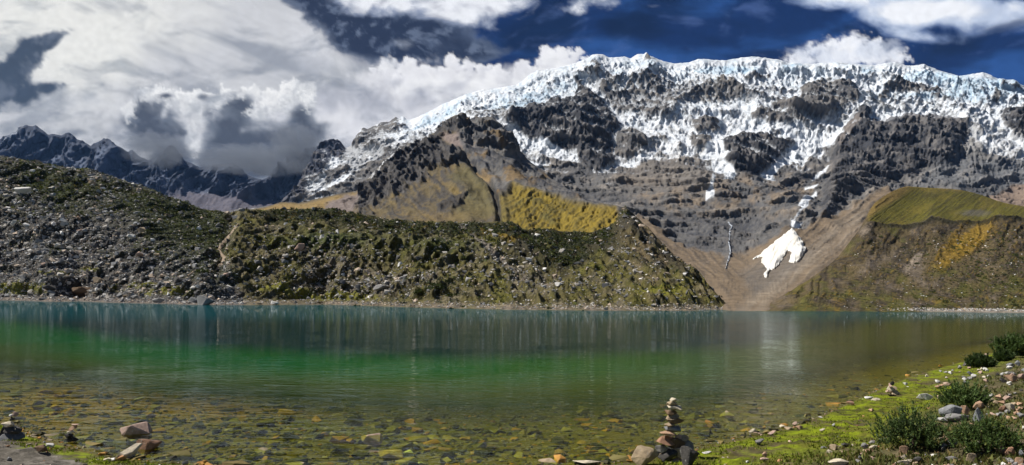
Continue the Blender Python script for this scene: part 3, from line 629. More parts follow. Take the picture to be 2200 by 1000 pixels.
mask2 = sstep(-5, 5, sdpoly(wx, wy, [(940, 440), (970, 415), (1000, 410), (995, 430), (975, 448), (945, 452)])) * .9
scr = sstep(-5, 6, sdpoly(wx, wy, [(955, 283), (985, 290), (1030, 315), (1060, 330), (1090, 345), (1060, 340), (1010, 330), (985, 318), (950, 298)]))
gul = sdline(px, py, [(1000, 335), (1030, 370), (1055, 395), (1066, 425), (1072, 455), (1074, 490)])
ramp = sdline(px, py, [(1000, 336), (1022, 362), (1050, 385)])
right = sstep(-4, 4, px - PL([(300, 985), (335, 1000), (372, 1038), (400, 1060), (430, 1068), (500, 1074)], py))
runA = ridged((px + 1.1 * (py - 440)) / 17 + .4 * spk2, py / 150, 4, 526)            # slanted gullies of the golden slope
runB = ridged((px - 1.0 * (py - 440)) / 40 + .5 * spk2, py / 120, 4, 527)
gold = sstep(-7, 7, sdpoly(wx * .9 + px * .1, wy * .9 + py * .1, [(1068, 500), (1076, 430), (1100, 397), (1135, 404), (1200, 425), (1262, 441), (1325, 444), (1332, 480), (1320, 520), (1068, 520)]))
strip = sstep(0, 1, 1 - gold) * right
rel = 17 * ridged(X / 150, (Z + .3 * X) / 120, 5, 528) + 16 * ridged((X + .5 * Z) / 40, (Z - .5 * X) / 60, 5, 529, .6)
dip = ridged((X * .7 + Z) / 60, (Z * .7 - X) / 260, 4, 531)
H = rel * (.30 + .82 * np.maximum(rk, .9 * mask2)) + 12 * dip * strip + 10 * fbm(X / 120, Z / 90, 4, 530) * 1.5
H = H + gold * (4.0 * runA + 9 * spk2 + 4 * spk) + (1 - gold) * (1 - rk) * 5 * runB
H = H - 16 * sstep(9, 1, gul) + 10 * sstep(12, 3, np.abs(gul - 12))
H = (H - np.median(H)) * (.3 + .7 * sstep(0, 14, below)) * (sp.D / 1500) ** .8
nS = sp.smooth_n(6); nS[..., 1] = np.minimum(nS[..., 1], 0)
ray = np.stack(dirs(px, py), -1); ray = np.stack([ray[..., 0], np.ones(px.shape), ray[..., 1]], -1); ray /= np.linalg.norm(ray, axis=-1, keepdims=True)
sp.P = sp.P + nS * (.45 * H)[..., None] - ray * (1.4 * H)[..., None]
C = np.ones(px.shape + (3,)) * np.array((.125, .098, .052))
C = mixc(C, (.185, .130, .050), sstep(-.3, .6, spk2) * .8)
C = mixc(C, (.24, .17, .05), sstep(-6, 8, sdpoly(wx, wy, [(830, 425), (875, 412), (880, 425), (840, 440)])) * .8 + sstep(-6, 8, sdpoly(wx, wy, [(945, 402), (985, 400), (990, 408), (950, 410)])) * .7)
C = mixc(C, (.055, .054, .056), sstep(.1, .8, runB * .6 + .7 * spk2 + .3 * spk) * .85 * (1 - gold))
C = mixc(C, (.115, .100, .045), sstep(-8, 12, sdpoly(wx, wy, [(985, 350), (1020, 365), (1055, 400), (1066, 470), (960, 480), (990, 430), (1000, 400), (960, 385)])) * .75)
C = mixc(C, (.205, .142, .052), sstep(-6, 6, py - PL([(460, 400), (960, 460), (1070, 440)], px)) * sstep(1070, 960, px) * sstep(860, 980, px) * .5)
C = mixc(C, (.26, .18, .07), (px < 770) * sstep(0, 6, below) * .9); C = mixc(C, (.18, .15, .145), sstep(-4, 4, sdpoly(wx, wy, [(695, 470), (700, 440), (740, 422), (790, 402), (768, 440), (755, 470)])) * .9)
C = mixc(C, (.055, .054, .058), rk * .88); C = mixc(C, (.14, .13, .12), rk * sstep(-.1, .7, spk + .5 * spk2) * .7)
C = mixc(C, (.035, .035, .040), mask2 * .85); C = mixc(C, (.22, .175, .16), scr * .85)
C = mixc(C, (.15, .145, .14), strip * .85); C = mixc(C, (.045, .047, .056), strip * sstep(.1, .8, dip * .5 + .4 * spk)); C = mixc(C, (.20, .13, .05), strip * sstep(.1, .6, spk2 + .4 * blob(px, py, 1080, 375, 60, 14)) * .7)
gc = mixc(np.ones(px.shape + (3,)) * np.array((.205, .150, .024)), (.080, .066, .022), sstep(.40, 1.05, runA * .8 + .35 * spk + .3 * spk2) * .85)
gc = mixc(gc, (.13, .105, .04), sstep(1120, 1080, px) * .7); gc = mixc(gc, (.26, .185, .03), sstep(1180, 1320, px) * .45); gc = mixc(gc, (.11, .10, .035), sstep(.1, .6, spk2) * .6)
C = C * (1 - gold[..., None]) + gc * gold[..., None]
C = mixc(C, (.035, .033, .028), sstep(6, 2.0, gul) * sstep(385, 400, py) * .7); C = mixc(C, (.27, .19, .09), sstep(2.6, 1.2, ramp) * .8)
C = mixc(C, (.05, .045, .04), sstep(-4, 4, sdpoly(px, py, [(1330, 445), (1345, 445), (1500, 640), (1500, 690), (1320, 520)])) * .85)
snow = sstep(.35, .55, .7 * spk + sstep(12, 3, below) * sstep(960, 900, px) * .5 * sstep(770, 800, px) + .35 * (sp.normals()[..., 2] - .6)) * rk * .75 * sstep(46, 10, below)
C = mixc(C, (.7, .73, .77), snow)
sp.C = C; sp.back([(120, 40), (700, 400)]); sp.build('mountain', terrain_mat('spur_rock_and_grass', .06, 4.0, .72, 1.28))

# ---- near hillside across the lake: scree hill on the left, shrubby moraine wall to the right
CRH = [(-260, 290), (-100, 318), (0, 335), (20, 338), (40, 342), (60, 346), (80, 350), (100, 353), (130, 358), (160, 364), (180, 363), (200, 366), (235, 378), (270, 391), (300, 398), (330, 408), (352, 420), (380, 428), (410, 440), (432, 449), (450, 453), (475, 457), (492, 460),
       (510, 455), (530, 452), (560, 452), (600, 450), (640, 451), (700, 451), (730, 455), (770, 460), (800, 464), (830, 470), (860, 474), (900, 479), (940, 478), (980, 479), (1020, 478), (1060, 477), (1100, 478), (1112, 482), (1122, 492), (1140, 496), (1165, 493), (1185, 493), (1200, 498), (1230, 500), (1255, 502), (1275, 500), (1292, 494), (1308, 489), (1322, 478), (1330, 460), (1336, 447), (1344, 446), (1352, 452), (1366, 466), (1382, 482), (1404, 504), (1430, 530), (1460, 560), (1490, 588), (1520, 618), (1545, 640), (1562, 655), (1575, 667), (1600, 690), (1640, 740)]
SHH = [(-260, 640), (0, 646), (60, 647), (110, 649), (170, 648), (240, 651), (330, 653), (440, 656), (560, 656), (700, 655), (800, 658), (860, 660), (960, 663), (1100, 666), (1300, 668), (1580, 669), (1640, 669.5)]
wd = lambda x, y: waterD(x, y)
hs = Loft(-260, 1640, 2.0,
          [([(x, y + 9) for x, y in SHH], lambda x, y: waterD(x, y - 9) - 14), (SHH, wd),
           ([(x, y - 9) for x, y in SHH[:-2]] + [(1580, 672), (1640, 720)], lambda x, y: waterD(x, PL(SHH, x)) + 22),
           ([(-260, 440), (0, 480), (300, 500), (460, 560), (520, 520), (700, 520), (1100, 550), (1300, 560), (1400, 580), (1500, 635), (1580, 676), (1640, 725)], [(-300, 330), (0, 330), (460, 270), (520, 300), (900, 280), (1300, 310), (1500, 260), (1640, 240)]),
           (CRH, [(-300, 440), (0, 430), (300, 430), (470, 400), (540, 430), (1100, 400), (1330, 470), (1450, 380), (1560, 270), (1640, 260)])], [3, 8, 62, 62])
px, py = hs.px, hs.py; X, Y, Z = hs.P[..., 0], hs.P[..., 1], hs.P[..., 2]
below = py - PL(CRH, px); above = PL(SHH, px) - py
wx = px + 12 * fbm(px / 36, py / 26, 5, 541); wy = py + 9 * fbm(px / 32, py / 24, 5, 542)
spk = fbm(X / 3.0, Z / 2.2, 5, 543, .6); spk2 = fbm(px / 50, py / 30, 5, 544, .55)
lefth = sstep(-12, 14, sdpoly(wx, wy, [(-300, 200), (330, 380), (470, 440), (505, 500), (480, 560), (520, 640), (520, 700), (-300, 700)]))
pathP = [(512, 492), (500, 500), (488, 513), (476, 532), (470, 546), (482, 562), (476, 578), (460, 592), (452, 604), (455, 613)]
gullyd = sdline(px, py, [(500, 470), (490, 520), (478, 560), (462, 610)])
slide = sdline(px, py, [(992, 486), (1008, 503), (1030, 530), (1060, 552), (1090, 575), (1130, 600)])
runs = ridged((px - 1.05 * (py - 500)) / 30 + .3 * spk2, py / 150, 4, 545)
rside = sstep(1290, 1360, px - .35 * (py - 460))
H = 9 * fbm(X / 34, Z / 18, 5, 546, .6) + 3.2 * ridged((X - .6 * Z) / 24, (Z + .6 * X) / 30, 5, 548, .6) * (1 - .6 * lefth) + 2.4 * ridged(X / 7, Z / 6, 4, 547, .6) + 3.0 * rside * runs * 1.4 + 2.2 * (1 - rside) * runs * (1 - lefth)
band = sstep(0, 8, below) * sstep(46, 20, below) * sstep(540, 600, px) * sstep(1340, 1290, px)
H = H - 2.5 * band
lobe = sstep(-8, 8, sdpoly(wx, wy, [(1120, 495), (1200, 510), (1250, 520), (1262, 560), (1220, 578), (1170, 560), (1130, 530)]))
H = H - 3 * lobe + 3 * sstep(26, 4, np.abs(gullyd - 26)) - 3 * sstep(14, 2, gullyd) - 2 * sstep(8, 2, slide)
H = H * (.25 + .75 * sstep(0, 10, below)) * sstep(-2, 22, above)
ray = np.stack(dirs(px, py), -1); ray = np.stack([ray[..., 0], np.ones(px.shape), ray[..., 1]], -1); ray /= np.linalg.norm(ray, axis=-1, keepdims=True)
hs.P = hs.P + np.array([0, 0, 1.0]) * (.30 * H)[..., None] - ray * (.9 * H)[..., None]
G1 = (.040, .050, .014); G2 = (.085, .092, .020); DK = (.026, .030, .012); ST = (.085, .080, .074); OL = (.15, .125, .035)
shrubby = np.zeros(px.shape)
for b_, v in [((120, 400, 110, 40), .7), ((290, 430, 90, 40), .9), ((400, 480, 90, 60), 1.2), ((60, 370, 120, 26), .6), ((480, 520, 50, 60), .9), ((140, 540, 60, 14), .45), ((150, 440, 50, 40), .6), ((350, 540, 60, 30), .45), ((430, 600, 60, 30), .6), ((20, 450, 60, 60), .3)]:
    shrubby += v * blob(px, py, *b_)
shrubby = np.clip(shrubby * 1.0 + .5 * spk2, 0, 1) * lefth
mor = 1 - lefth
C = np.ones(px.shape + (3,)) * np.array(ST)
C = mixc(C, (.12, .10, .085), sstep(0, .8, spk) * .6)
C = mixc(C, G1, shrubby * .85)
mc = np.ones(px.shape + (3,)) * np.array((.110, .095, .036))
mc = mixc(mc, (.130, .125, .022), sstep(-.1, .6, spk2 + .3 * spk) * .75); mc = mixc(mc, (.20, .17, .12), sstep(0, .7, -spk2 + .6 * spk) * .7); mc = mixc(mc, (.022, .024, .012), sstep(.05, .5, fbm(px / 16, py / 10, 5, 549, .6)) * .8)
mc = mixc(mc, (.15, .128, .11), (blob(px, py, 800, 620, 110, 24) + blob(px, py, 700, 560, 90, 30) * .6 + .8 * blob(px, py, 1130, 600, 60, 26, .4)) * sstep(-.4, .4, spk))
mc = mixc(mc, (.055, .078, .020), .8 * blob(px, py, 700, 525, 110, 18) + .5 * blob(px, py, 950, 540, 90, 16))
mc = mixc(mc, (.030, .028, .018), sstep(-20, 20, sdpoly(wx, wy, [(1080, 488), (1330, 480), (1350, 520), (1300, 560), (1180, 590), (1080, 540)])) * .75); mc = mixc(mc, DK, np.clip(band * 1.1, 0, 1) * .9); mc = mixc(mc, (.13, .088, .020), band * sstep(.1, .6, spk2 + .5 * spk) * .75)  # first mix paints the shade of the eroded upper band into the colour
mc = mixc(mc, DK, lobe * .92); mc = mixc(mc, (.19, .13, .02), sstep(8, 2, sdline(wx, wy, [(1030, 492), (1060, 512), (1085, 524), (1120, 520)])) * .8)
mc = mixc(mc, (.20, .175, .15), sstep(7, 2.5, slide + 2 * spk) * .85 * sstep(600, 560, py))
bc = mixc(np.ones(px.shape + (3,)) * np.array((.135, .105, .058)), (.050, .044, .030), sstep(.4, 1.1, runs + .4 * spk))
bc = mixc(bc, (.20, .15, .085), sstep(.3, -.3, runs) * .6)
mc = mixc(mc, (0, 0, 0), rside * 0) ; mr_ = rside * sstep(640, 560, py + .25 * (1500 - px) * 0 + 40 * spk2)
mc = mc * (1 - mr_[..., None]) + bc * mr_[..., None]
mc = mixc(mc, (.055, .050, .038), sstep(-3, 3, sdpoly(px, py, [(1328, 455), (1344, 444), (1368, 466), (1360, 500), (1330, 500)])) * .7)
mc = mixc(mc, (.125, .115, .028), sstep(.1, .6, spk2 + .8 * blob(px, py, 1400, 620, 130, 36) - .2) * .6)
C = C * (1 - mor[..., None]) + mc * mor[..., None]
ys = blob(px, py, 30, 628, 80, 12) * 1.1 + blob(px, py, 120, 600, 60, 7) + .8 * blob(px, py, 300, 612, 70, 12) + .7 * blob(px, py, 360, 635, 90, 10) + 1.3 * blob(px, py, 710, 641, 110, 8) + 1.0 * blob(px, py, 600, 628, 60, 8) + .8 * blob(px, py, 1420, 640, 60, 12) + .6 * blob(px, py, 190, 590, 40, 6)
C = mixc(C, (.17, .165, .025), sstep(.35, .75, ys + .35 * spk2) * .85)
C = mixc(C, (.26, .21, .17), sstep(9, 3, above) * sstep(-3, 1, above) * .7 * (.5 + .5 * sstep(-.2, .3, spk)))
C = mixc(C, (.30, .25, .20), sstep(3.2, 1.4, sdline(px, py, pathP)) * .5)
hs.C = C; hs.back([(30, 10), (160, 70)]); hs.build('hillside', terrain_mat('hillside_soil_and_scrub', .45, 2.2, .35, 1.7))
HS_shr, HS_left, HS_below, HS_above = shrubby, lefth, below, above
HS_moraine_dense = np.clip(band * 1.6 + lobe * 2.2 + .55 * blob(px, py, 940, 630, 70, 22) + sstep(.0, .6, spk2) * .5, 0, 2) * mor * (1 - mr_)

# ---- right hand moraine with the green crown
EDG = [(1560, 680), (1600, 675), (1640, 664), (1670, 646), (1700, 628), (1730, 610), (1760, 589), (1800, 557), (1822, 532), (1845, 500), (1858, 477), (1880, 480), (1900, 483), (1925, 484), (1945, 487), (1960, 482), (1985, 477), (2000, 466), (2015, 468), (2035, 474), (2060, 477), (2085, 476), (2105, 478), (2125, 472), (2145, 464), (2170, 466), (2200, 470), (2450, 486)]
TOP = [(1560, 682), (1600, 676.5), (1640, 663), (1700, 626), (1760, 587), (1800, 554), (1845, 496), (1860, 470), (1868, 452), (1880, 436), (1900, 422), (1920, 410), (1935, 404), (1950, 401), (1980, 403), (2020, 405), (2060, 408), (2090, 414), (2110, 420), (2140, 431), (2160, 437), (2200, 444), (2450, 500)]
SHR = [(1560, 669), (1700, 669), (1900, 670), (2050, 671), (2200, 673), (2450, 676)]
rm = Loft(1560, 2440, 1.9,
          [([(x, y + 7) for x, y in SHR], lambda x, y: waterD(x, y - 7) - 14), (SHR, wd),
           ([(1560, 676), (1640, 666), (1700, 655), (1760, 645), (1850, 640), (2000, 635), (2450, 620)], [(1560, 215), (1700, 250), (2450, 330)]),
           (EDG, [(1560, 220), (1640, 270), (1860, 480), (2000, 500), (2450, 520)]), (TOP, [(1560, 222), (1640, 274), (1850, 500), (1960, 730), (2450, 820)])], [3, 18, 66, 44])
px, py = rm.px, rm.py; X, Y, Z = rm.P[..., 0], rm.P[..., 1], rm.P[..., 2]
edg = PL(EDG, px); above = PL(SHR, px) - py; below = py - PL(TOP, px)
wx = px + 12 * fbm(px / 36, py / 26, 5, 561); wy = py + 9 * fbm(px / 32, py / 24, 5, 562)
spk = fbm(X / 3.0, Z / 2.2, 5, 563, .6); spk2 = fbm(px / 50, py / 30, 5, 564, .55)
crown = sstep(2, -2, py + 3 * fbm(px / 10, py / 10, 3, 560) - edg) * sstep(0, 7, px - 1858 + .30 * (480 - py) * -1 + 4 * fbm(px / 9, py / 9, 3, 559))
runs = ridged((px + (.8 + .25 * fbm(px / 160, py / 200, 2, 571)) * (py - 500)) / 38 + 1.1 * fbm(px / 70, py / 60, 4, 572), py / 130, 5, 565, .62)
rcr = ridged((px + 1.3 * (py - 450)) / 9 + .5 * spk2, py / 60, 3, 566)
H = (4 * fbm(X / 30, Z / 18, 5, 567, .55) + 1.3 * ridged(X / 7, Z / 6, 4, 568) + 2.6 * runs * sstep(110, 10, py - edg - 20) + 2.6 * ridged((X + .8 * Z) / 26, (Z - .8 * X) / 50, 5, 570, .6)) * (1 - crown) + crown * (1.4 * rcr + 4 * fbm(X / 70, Z / 40, 3, 569))
H = H * (.3 + .7 * sstep(0, 10, below)) * sstep(-2, 22, above)
ray = np.stack(dirs(px, py), -1); ray = np.stack([ray[..., 0], np.ones(px.shape), ray[..., 1]], -1); ray /= np.linalg.norm(ray, axis=-1, keepdims=True)
rm.P = rm.P + np.array([0, 0, 1.0]) * (.25 * H)[..., None] - ray * (.9 * H)[..., None]
C = np.ones(px.shape + (3,)) * np.array((.115, .088, .045))
C = mixc(C, (.040, .034, .028), sstep(.3, 1.0, runs + .4 * spk) * .85); C = mixc(C, (.19, .135, .075), sstep(.2, -.5, runs + .3 * spk - .3 * spk2) * .7)
C = mixc(C, (.110, .108, .026), sstep(-.1, .6, spk2 + .3 * spk + .5 * sstep(560, 640, py) - .3) * .8)
C = mixc(C, (.17, .14, .115), sstep(.1, .7, -spk2 + .5 * spk + .5 * blob(px, py, 1930, 580, 60, 24)) * .6)
C = mixc(C, (.26, .165, .025), sstep(.25, .8, blob(px, py, 2070, 530, 62, 20, -.65) * 1.2 + .4 * spk + .25 * runs) * .85)
C = mixc(C, (.27, .22, .17), sstep(.45, .8, 1.1 * blob(px, py, 1965, 565, 34, 9, -.8) + .6 * blob(px, py, 2008, 500, 26, 8, -1.2) + .7 * blob(px, py, 1860, 500, 30, 12, -.8) + .3 * spk) * .85)
C = mixc(C, (.21, .155, .10), sstep(1850, 1700, px + .9 * (py - 500)) * .75); C = mixc(C, (.13, .11, .03), sstep(6, 2, sdline(px, py, [(1690, 640), (1730, 612), (1760, 600)])) * .7)
cc = mixc(np.ones(px.shape + (3,)) * np.array((.120, .108, .020)), (.062, .055, .022), sstep(.3, 1.1, rcr + .6 * spk + .4 * spk2) * .8)
cc = mixc(cc, (.19, .150, .030), sstep(-.1, .5, spk2) * .5); cc = mixc(cc, (.20, .135, .045), sstep(8, -8, sdpoly(wx, wy, [(1868, 470), (1960, 402), (2460, 440), (2460, 520), (1868, 500)])) * .8)
cc = mixc(cc, (.13, .12, .12), sstep(.3, .8, blob(px, py, 2095, 458, 40, 9) + .3 * spk) * .5)
C = C * (1 - crown[..., None]) + cc * crown[..., None]
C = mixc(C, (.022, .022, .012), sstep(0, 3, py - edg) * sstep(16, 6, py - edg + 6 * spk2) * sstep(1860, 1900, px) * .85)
C = mixc(C, (.36, .31, .26), sstep(7, 3, above) * sstep(-2, 1, above) * sstep(1960, 2000, px) * .8)
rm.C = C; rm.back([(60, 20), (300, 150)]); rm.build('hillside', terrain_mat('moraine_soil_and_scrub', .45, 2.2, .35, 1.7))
RM_dense = (.25 + .8 * sstep(1900, 2150, px) + .5 * spk2) * (1 - crown) * sstep(1640, 1760, px) * sstep(20, 60, py - edg) * sstep(-1, 6, above)

# ---- lake bed and near shore, one sheet running from under the camera to the far bank
SL_px = [(0, 906), (30, 925), (60, 937), (100, 948), (150, 962), (200, 975), (250, 987), (300, 992), (340, 996), (420, 1002), (560, 1030), (900, 1060), (1180, 1022), (1250, 1004), (1330, 996), (1400, 990), (1490, 968), (1540, 956), (1600, 943), (1660, 929), (1720, 913), (1760, 898), (1800, 878), (1850, 855), (1900, 832), (1950, 812), (2000, 797), (2060, 780), (2110, 766), (2150, 752), (2185, 738), (2230, 722)]
def wpt(x, y):
    d = float(waterD(x, y)); a, _ = dirs(x, y); return (float(a) * d, d)
SLW = [(-60, 34), (-24, 17)] + [wpt(x, y) for x, y in SL_px] + [(75, 90), (160, 190), (230, 290)]
SLPOLY = SLW + [(400, 300), (400, -40), (-60, -40)]
SHELF = [(-600, 690), (0, 716), (150, 738), (300, 764), (500, 778), (700, 790), (1000, 800), (1300, 792), (1600, 775), (1750, 745), (1900, 715), (2050, 698), (2200, 688), (2800, 680)]
def ground_z(X, Y, detail=True):
    s = sdpoly(X, Y, SLPOLY)
    pxw, pyw = project(X, np.maximum(Y, .3), 0 * X)
    shelf = np.interp(np.clip(pxw, -600, 2800), [p[0] for p in SHELF], [p[1] for p in SHELF])
    out_ = np.clip((shelf - pyw) / 40, -3, 1.4)
    dn = -(0.05 + np.minimum(-s, 14) * .045)
    dn = dn - sstep(-1.2, 1.0, out_) * 3.0
    landn = np.minimum(s * .09, .06 + s * .055) + .10 * np.clip(s - 1.5, 0, 30) * sstep(2, 8, X)
    z = np.where(s > 0, landn, np.maximum(dn, -6) * sstep(0, .5, -s))
    if detail:
        z = z + .03 * ridged(X / .45, Y / .45, 4, 605) * sstep(.1, .5, s) - .02 * sstep(.1, .5, s) + .05 * fbm(X / 1.4, Y / 1.4, 4, 601) * sstep(.05, .6, np.abs(s)) + .012 * fbm(X / .17, Y / .17, 3, 603) * sstep(.02, .2, np.abs(s))
        z = z + .10 * fbm(X / 4.5, Y / 4.5, 3, 604) * sstep(.5, 3, s)
    return z, s, out_
rowsY = np.concatenate([np.linspace(.4, 7.6, 14, endpoint=False), 1 / np.linspace(1 / 7.6, 1 / 60, 420, endpoint=False), np.geomspace(60, 420, 40)])
colsA = np.concatenate([np.linspace(-3.2, -.95, 16, endpoint=False), np.linspace(-.95, .95, 500, endpoint=False), np.linspace(.95, 3.2, 16)])
GA, GY = np.meshgrid(colsA, rowsY); GX = GA * np.maximum(GY, 3)
gz, gs, go_ = ground_z(GX, GY)
n1 = fbm(GX / .5, GY / .5, 5, 611, .6); n2 = fbm(GX / 2.2, GY / 2.2, 4, 612); n3 = fbm(GX / .12, GY / .12, 4, 613, .6)
C = np.ones(GX.shape + (3,)) * np.array((.120, .108, .036))
C = mixc(C, (.15, .115, .045), sstep(0, .6, n1 + .3 * n3) * .6)
C = mixc(C, (.030, .028, .015), sstep(.1, .6, -n1 + .3 * n3) * .7)
C = mixc(C, (.17, .11, .035), sstep(4, 1, -gs) * .5); C = mixc(C, (.24, .13, .03), sstep(.2, .9, blob(GX, GY, -9, 15, 5, 6) + .4 * n2) * .8)
land = sstep(-.03, .05, gs)
moss = mixc(np.ones(GX.shape + (3,)) * np.array((.175, .215, .008)), (.060, .062, .012), sstep(-.2, .4, n1 + .5 * n3))
moss = mixc(moss, (.115, .105, .02), sstep(-.1, .5, fbm(GX / .8, GY / .5, 5, 617, .6)) * .8)
moss = mixc(moss, (.090, .068, .040), sstep(.15, .55, n2 + .6 * n1) * .8)
soil = mixc(np.ones(GX.shape + (3,)) * np.array((.085, .072, .038)), (.17, .13, .08), sstep(0, .6, n1 + .4 * n3) * .7)
soil = mixc(soil, (.075, .085, .020), sstep(-.1, .5, n2 + .3 * n3) * .75)
inl = sstep(.9, 2.4, gs + .9 * n2) * sstep(0, 4, GX)
lc = moss * (1 - inl[..., None]) + soil * inl[..., None]
gr = sstep(.28, .55, gs + .25 * n1) * sstep(0, -3, GX)
lc = lc * (1 - gr[..., None]) + mixc(np.ones(GX.shape + (3,)) * np.array((.11, .098, .08)), (.19, .17, .145), sstep(0, .6, n3 + .4 * n1)) * gr[..., None]
lc = mixc(lc, (.05, .042, .03), sstep(.07, .0, gs) * .7)
C = C * (1 - land[..., None]) + lc * land[..., None]
me = np_mesh('ground', np.stack([GX, GY, gz], -1).reshape(-1, 3), grid_faces(*GX.shape)[:, ::-1], terrain_mat('shore_soil_and_moss', 14.0, .03, .6, 1.4), C)
tag(link('ground', me), kind='structure')
def gz1(x, y):
    return float(ground_z(np.array([x]), np.array([y]))[0][0])
def on_ground(px_, py_):
    """where the sight line of a photo point meets the ground"""
    a, z = dirs(px_, py_)
    ys = np.linspace(7, 120, 3000); ys = 1 / np.linspace(1 / 5.0, 1 / 140, 2500)
    g = ground_z(a * ys, ys)[0]; r = CAMZ + z * ys
    k = np.argmax(r <= g)
    if k == 0: k = len(ys) - 1
    return float(a * ys[k]), float(ys[k]), float(g[k])

# ---- the lake
wr = np.concatenate([np.linspace(.4, 7.6, 8, endpoint=False), 1 / np.linspace(1 / 7.6, 1 / 90, 230, endpoint=False), np.geomspace(90, 290, 40)])
wc = np.linspace(-1.25, 1.25, 300)
WA, WY = np.meshgrid(wc, wr); WX = WA * np.maximum(WY, 3)
_, ws, wo = ground_z(WX, WY, False)
pxw, pyw = project(WX, WY, 0 * WX)
nn = fbm(WX / 6, WY / 9, 4, 621)
turb = sstep(-2.9, -.3, wo + .35 * nn) * sstep(.5, 3, -ws)
body = np.ones(WX.shape + (3,)) * np.array((.032, .060, .003))
body = mixc(body, (.001, .070, .010), sstep(-1.3, .3, wo + .3 * nn) * sstep(1850, 1000, pxw))
body = mixc(body, (.036, .038, .006), sstep(1450, 1900, pxw) * .85)
body = mixc(body, (.0, .017, .020), sstep(.25, 1.2, wo) * .97)
body = mixc(body, (.0, .062, .074), sstep(700, 668, pyw) * .9)
m, nt, out = mat_new('lake_water')
dif = N(nt, 'ShaderNodeBsdfDiffuse'); trn = N(nt, 'ShaderNodeBsdfTransparent'); trn.inputs[0].default_value = (.76, .84, .32, 1)
at = N(nt, 'ShaderNodeAttribute', attribute_name='Col'); af = N(nt, 'ShaderNodeAttribute', attribute_name='murk')
nt.links.new(at.outputs['Color'], dif.inputs[0])
m1 = N(nt, 'ShaderNodeMixShader'); nt.links.new(af.outputs['Fac'], m1.inputs[0]); nt.links.new(trn.outputs[0], m1.inputs[1]); nt.links.new(dif.outputs[0], m1.inputs[2])
gl = N(nt, 'ShaderNodeBsdfGlossy'); gl.inputs['Roughness'].default_value = .02; gl.inputs[0].default_value = (.84, .93, .97, 1)
fz = N(nt, 'ShaderNodeFresnel'); fz.inputs[0].default_value = 1.333
arip = N(nt, 'ShaderNodeAttribute', attribute_name='ripple')
geo = N(nt, 'ShaderNodeNewGeometry')
def wave(scale, rot, sx, sy, dist, prev, detail=3):
    mp = N(nt, 'ShaderNodeMapping'); mp.inputs['Scale'].default_value = (sx, sy, 1); mp.inputs['Rotation'].default_value = (0, 0, rot)
    nt.links.new(geo.outputs['Position'], mp.inputs[0])
    no = N(nt, 'ShaderNodeTexNoise'); no.inputs['Scale'].default_value = scale; no.inputs['Detail'].default_value = detail; no.inputs['Distortion'].default_value = .4
    nt.links.new(mp.outputs[0], no.inputs['Vector'])
    bp = N(nt, 'ShaderNodeBump'); bp.inputs['Distance'].default_value = dist; nt.links.new(arip.outputs['Fac'], bp.inputs['Strength'])
    nt.links.new(no.outputs[0], bp.inputs['Height'])
    if prev is not None: nt.links.new(prev, bp.inputs['Normal'])
    return bp.outputs[0]
b1 = wave(.55, .25, .55, 1.0, .06, None, 2)
b2 = wave(3.2, .30, .40, 1.0, .10, b1, 3)
b3 = wave(8.0, .1, .6, 1.0, .016, b2, 2)
nt.links.new(b3, gl.inputs['Normal']); nt.links.new(b3, fz.inputs['Normal'])
m2 = N(nt, 'ShaderNodeMixShader'); nt.links.new(mathn(nt, 'MULTIPLY', fz.outputs[0], .66), m2.inputs[0]); nt.links.new(m1.outputs[0], m2.inputs[1]); nt.links.new(gl.outputs[0], m2.inputs[2])
nt.links.new(m2.outputs[0], out.inputs[0])
me = np_mesh('water', np.stack([WX, WY, 0 * WX], -1).reshape(-1, 3), grid_faces(*WX.shape)[:, ::-1], m, body, True, {'murk': turb, 'ripple': np.clip((.26 + .74 * sstep(26, 11, WY)) * (.45 + .75 * sstep(-.35, .35, fbm(WX / 3.2, WY / 5.0, 3, 631))), 0, 1)})
tag(link('water', me), kind='structure')
hz, nt, out = mat_new('thin_mountain_air')
pv = N(nt, 'ShaderNodeVolumePrincipled'); pv.inputs['Color'].default_value = (.24, .48, 1.0, 1); pv.inputs['Density'].default_value = 1.3e-5; pv.inputs['Anisotropy'].default_value = 0
nt.links.new(pv.outputs[0], out.inputs['Volume'])
x0, x1, y0, y1, z0, z1 = -9000, 9000, -1500, 10500, -60, 1750
hv = [(x, y, z) for x in (x0, x1) for y in (y0, y1) for z in (z0, z1)]
tag(link('haze', np_mesh('haze', hv, [(0, 1, 3, 2), (4, 6, 7, 5), (0, 4, 5, 1), (2, 3, 7, 6), (0, 2, 6, 4), (1, 5, 7, 3)], hz, None, False)), kind='stuff')

print('setting done')

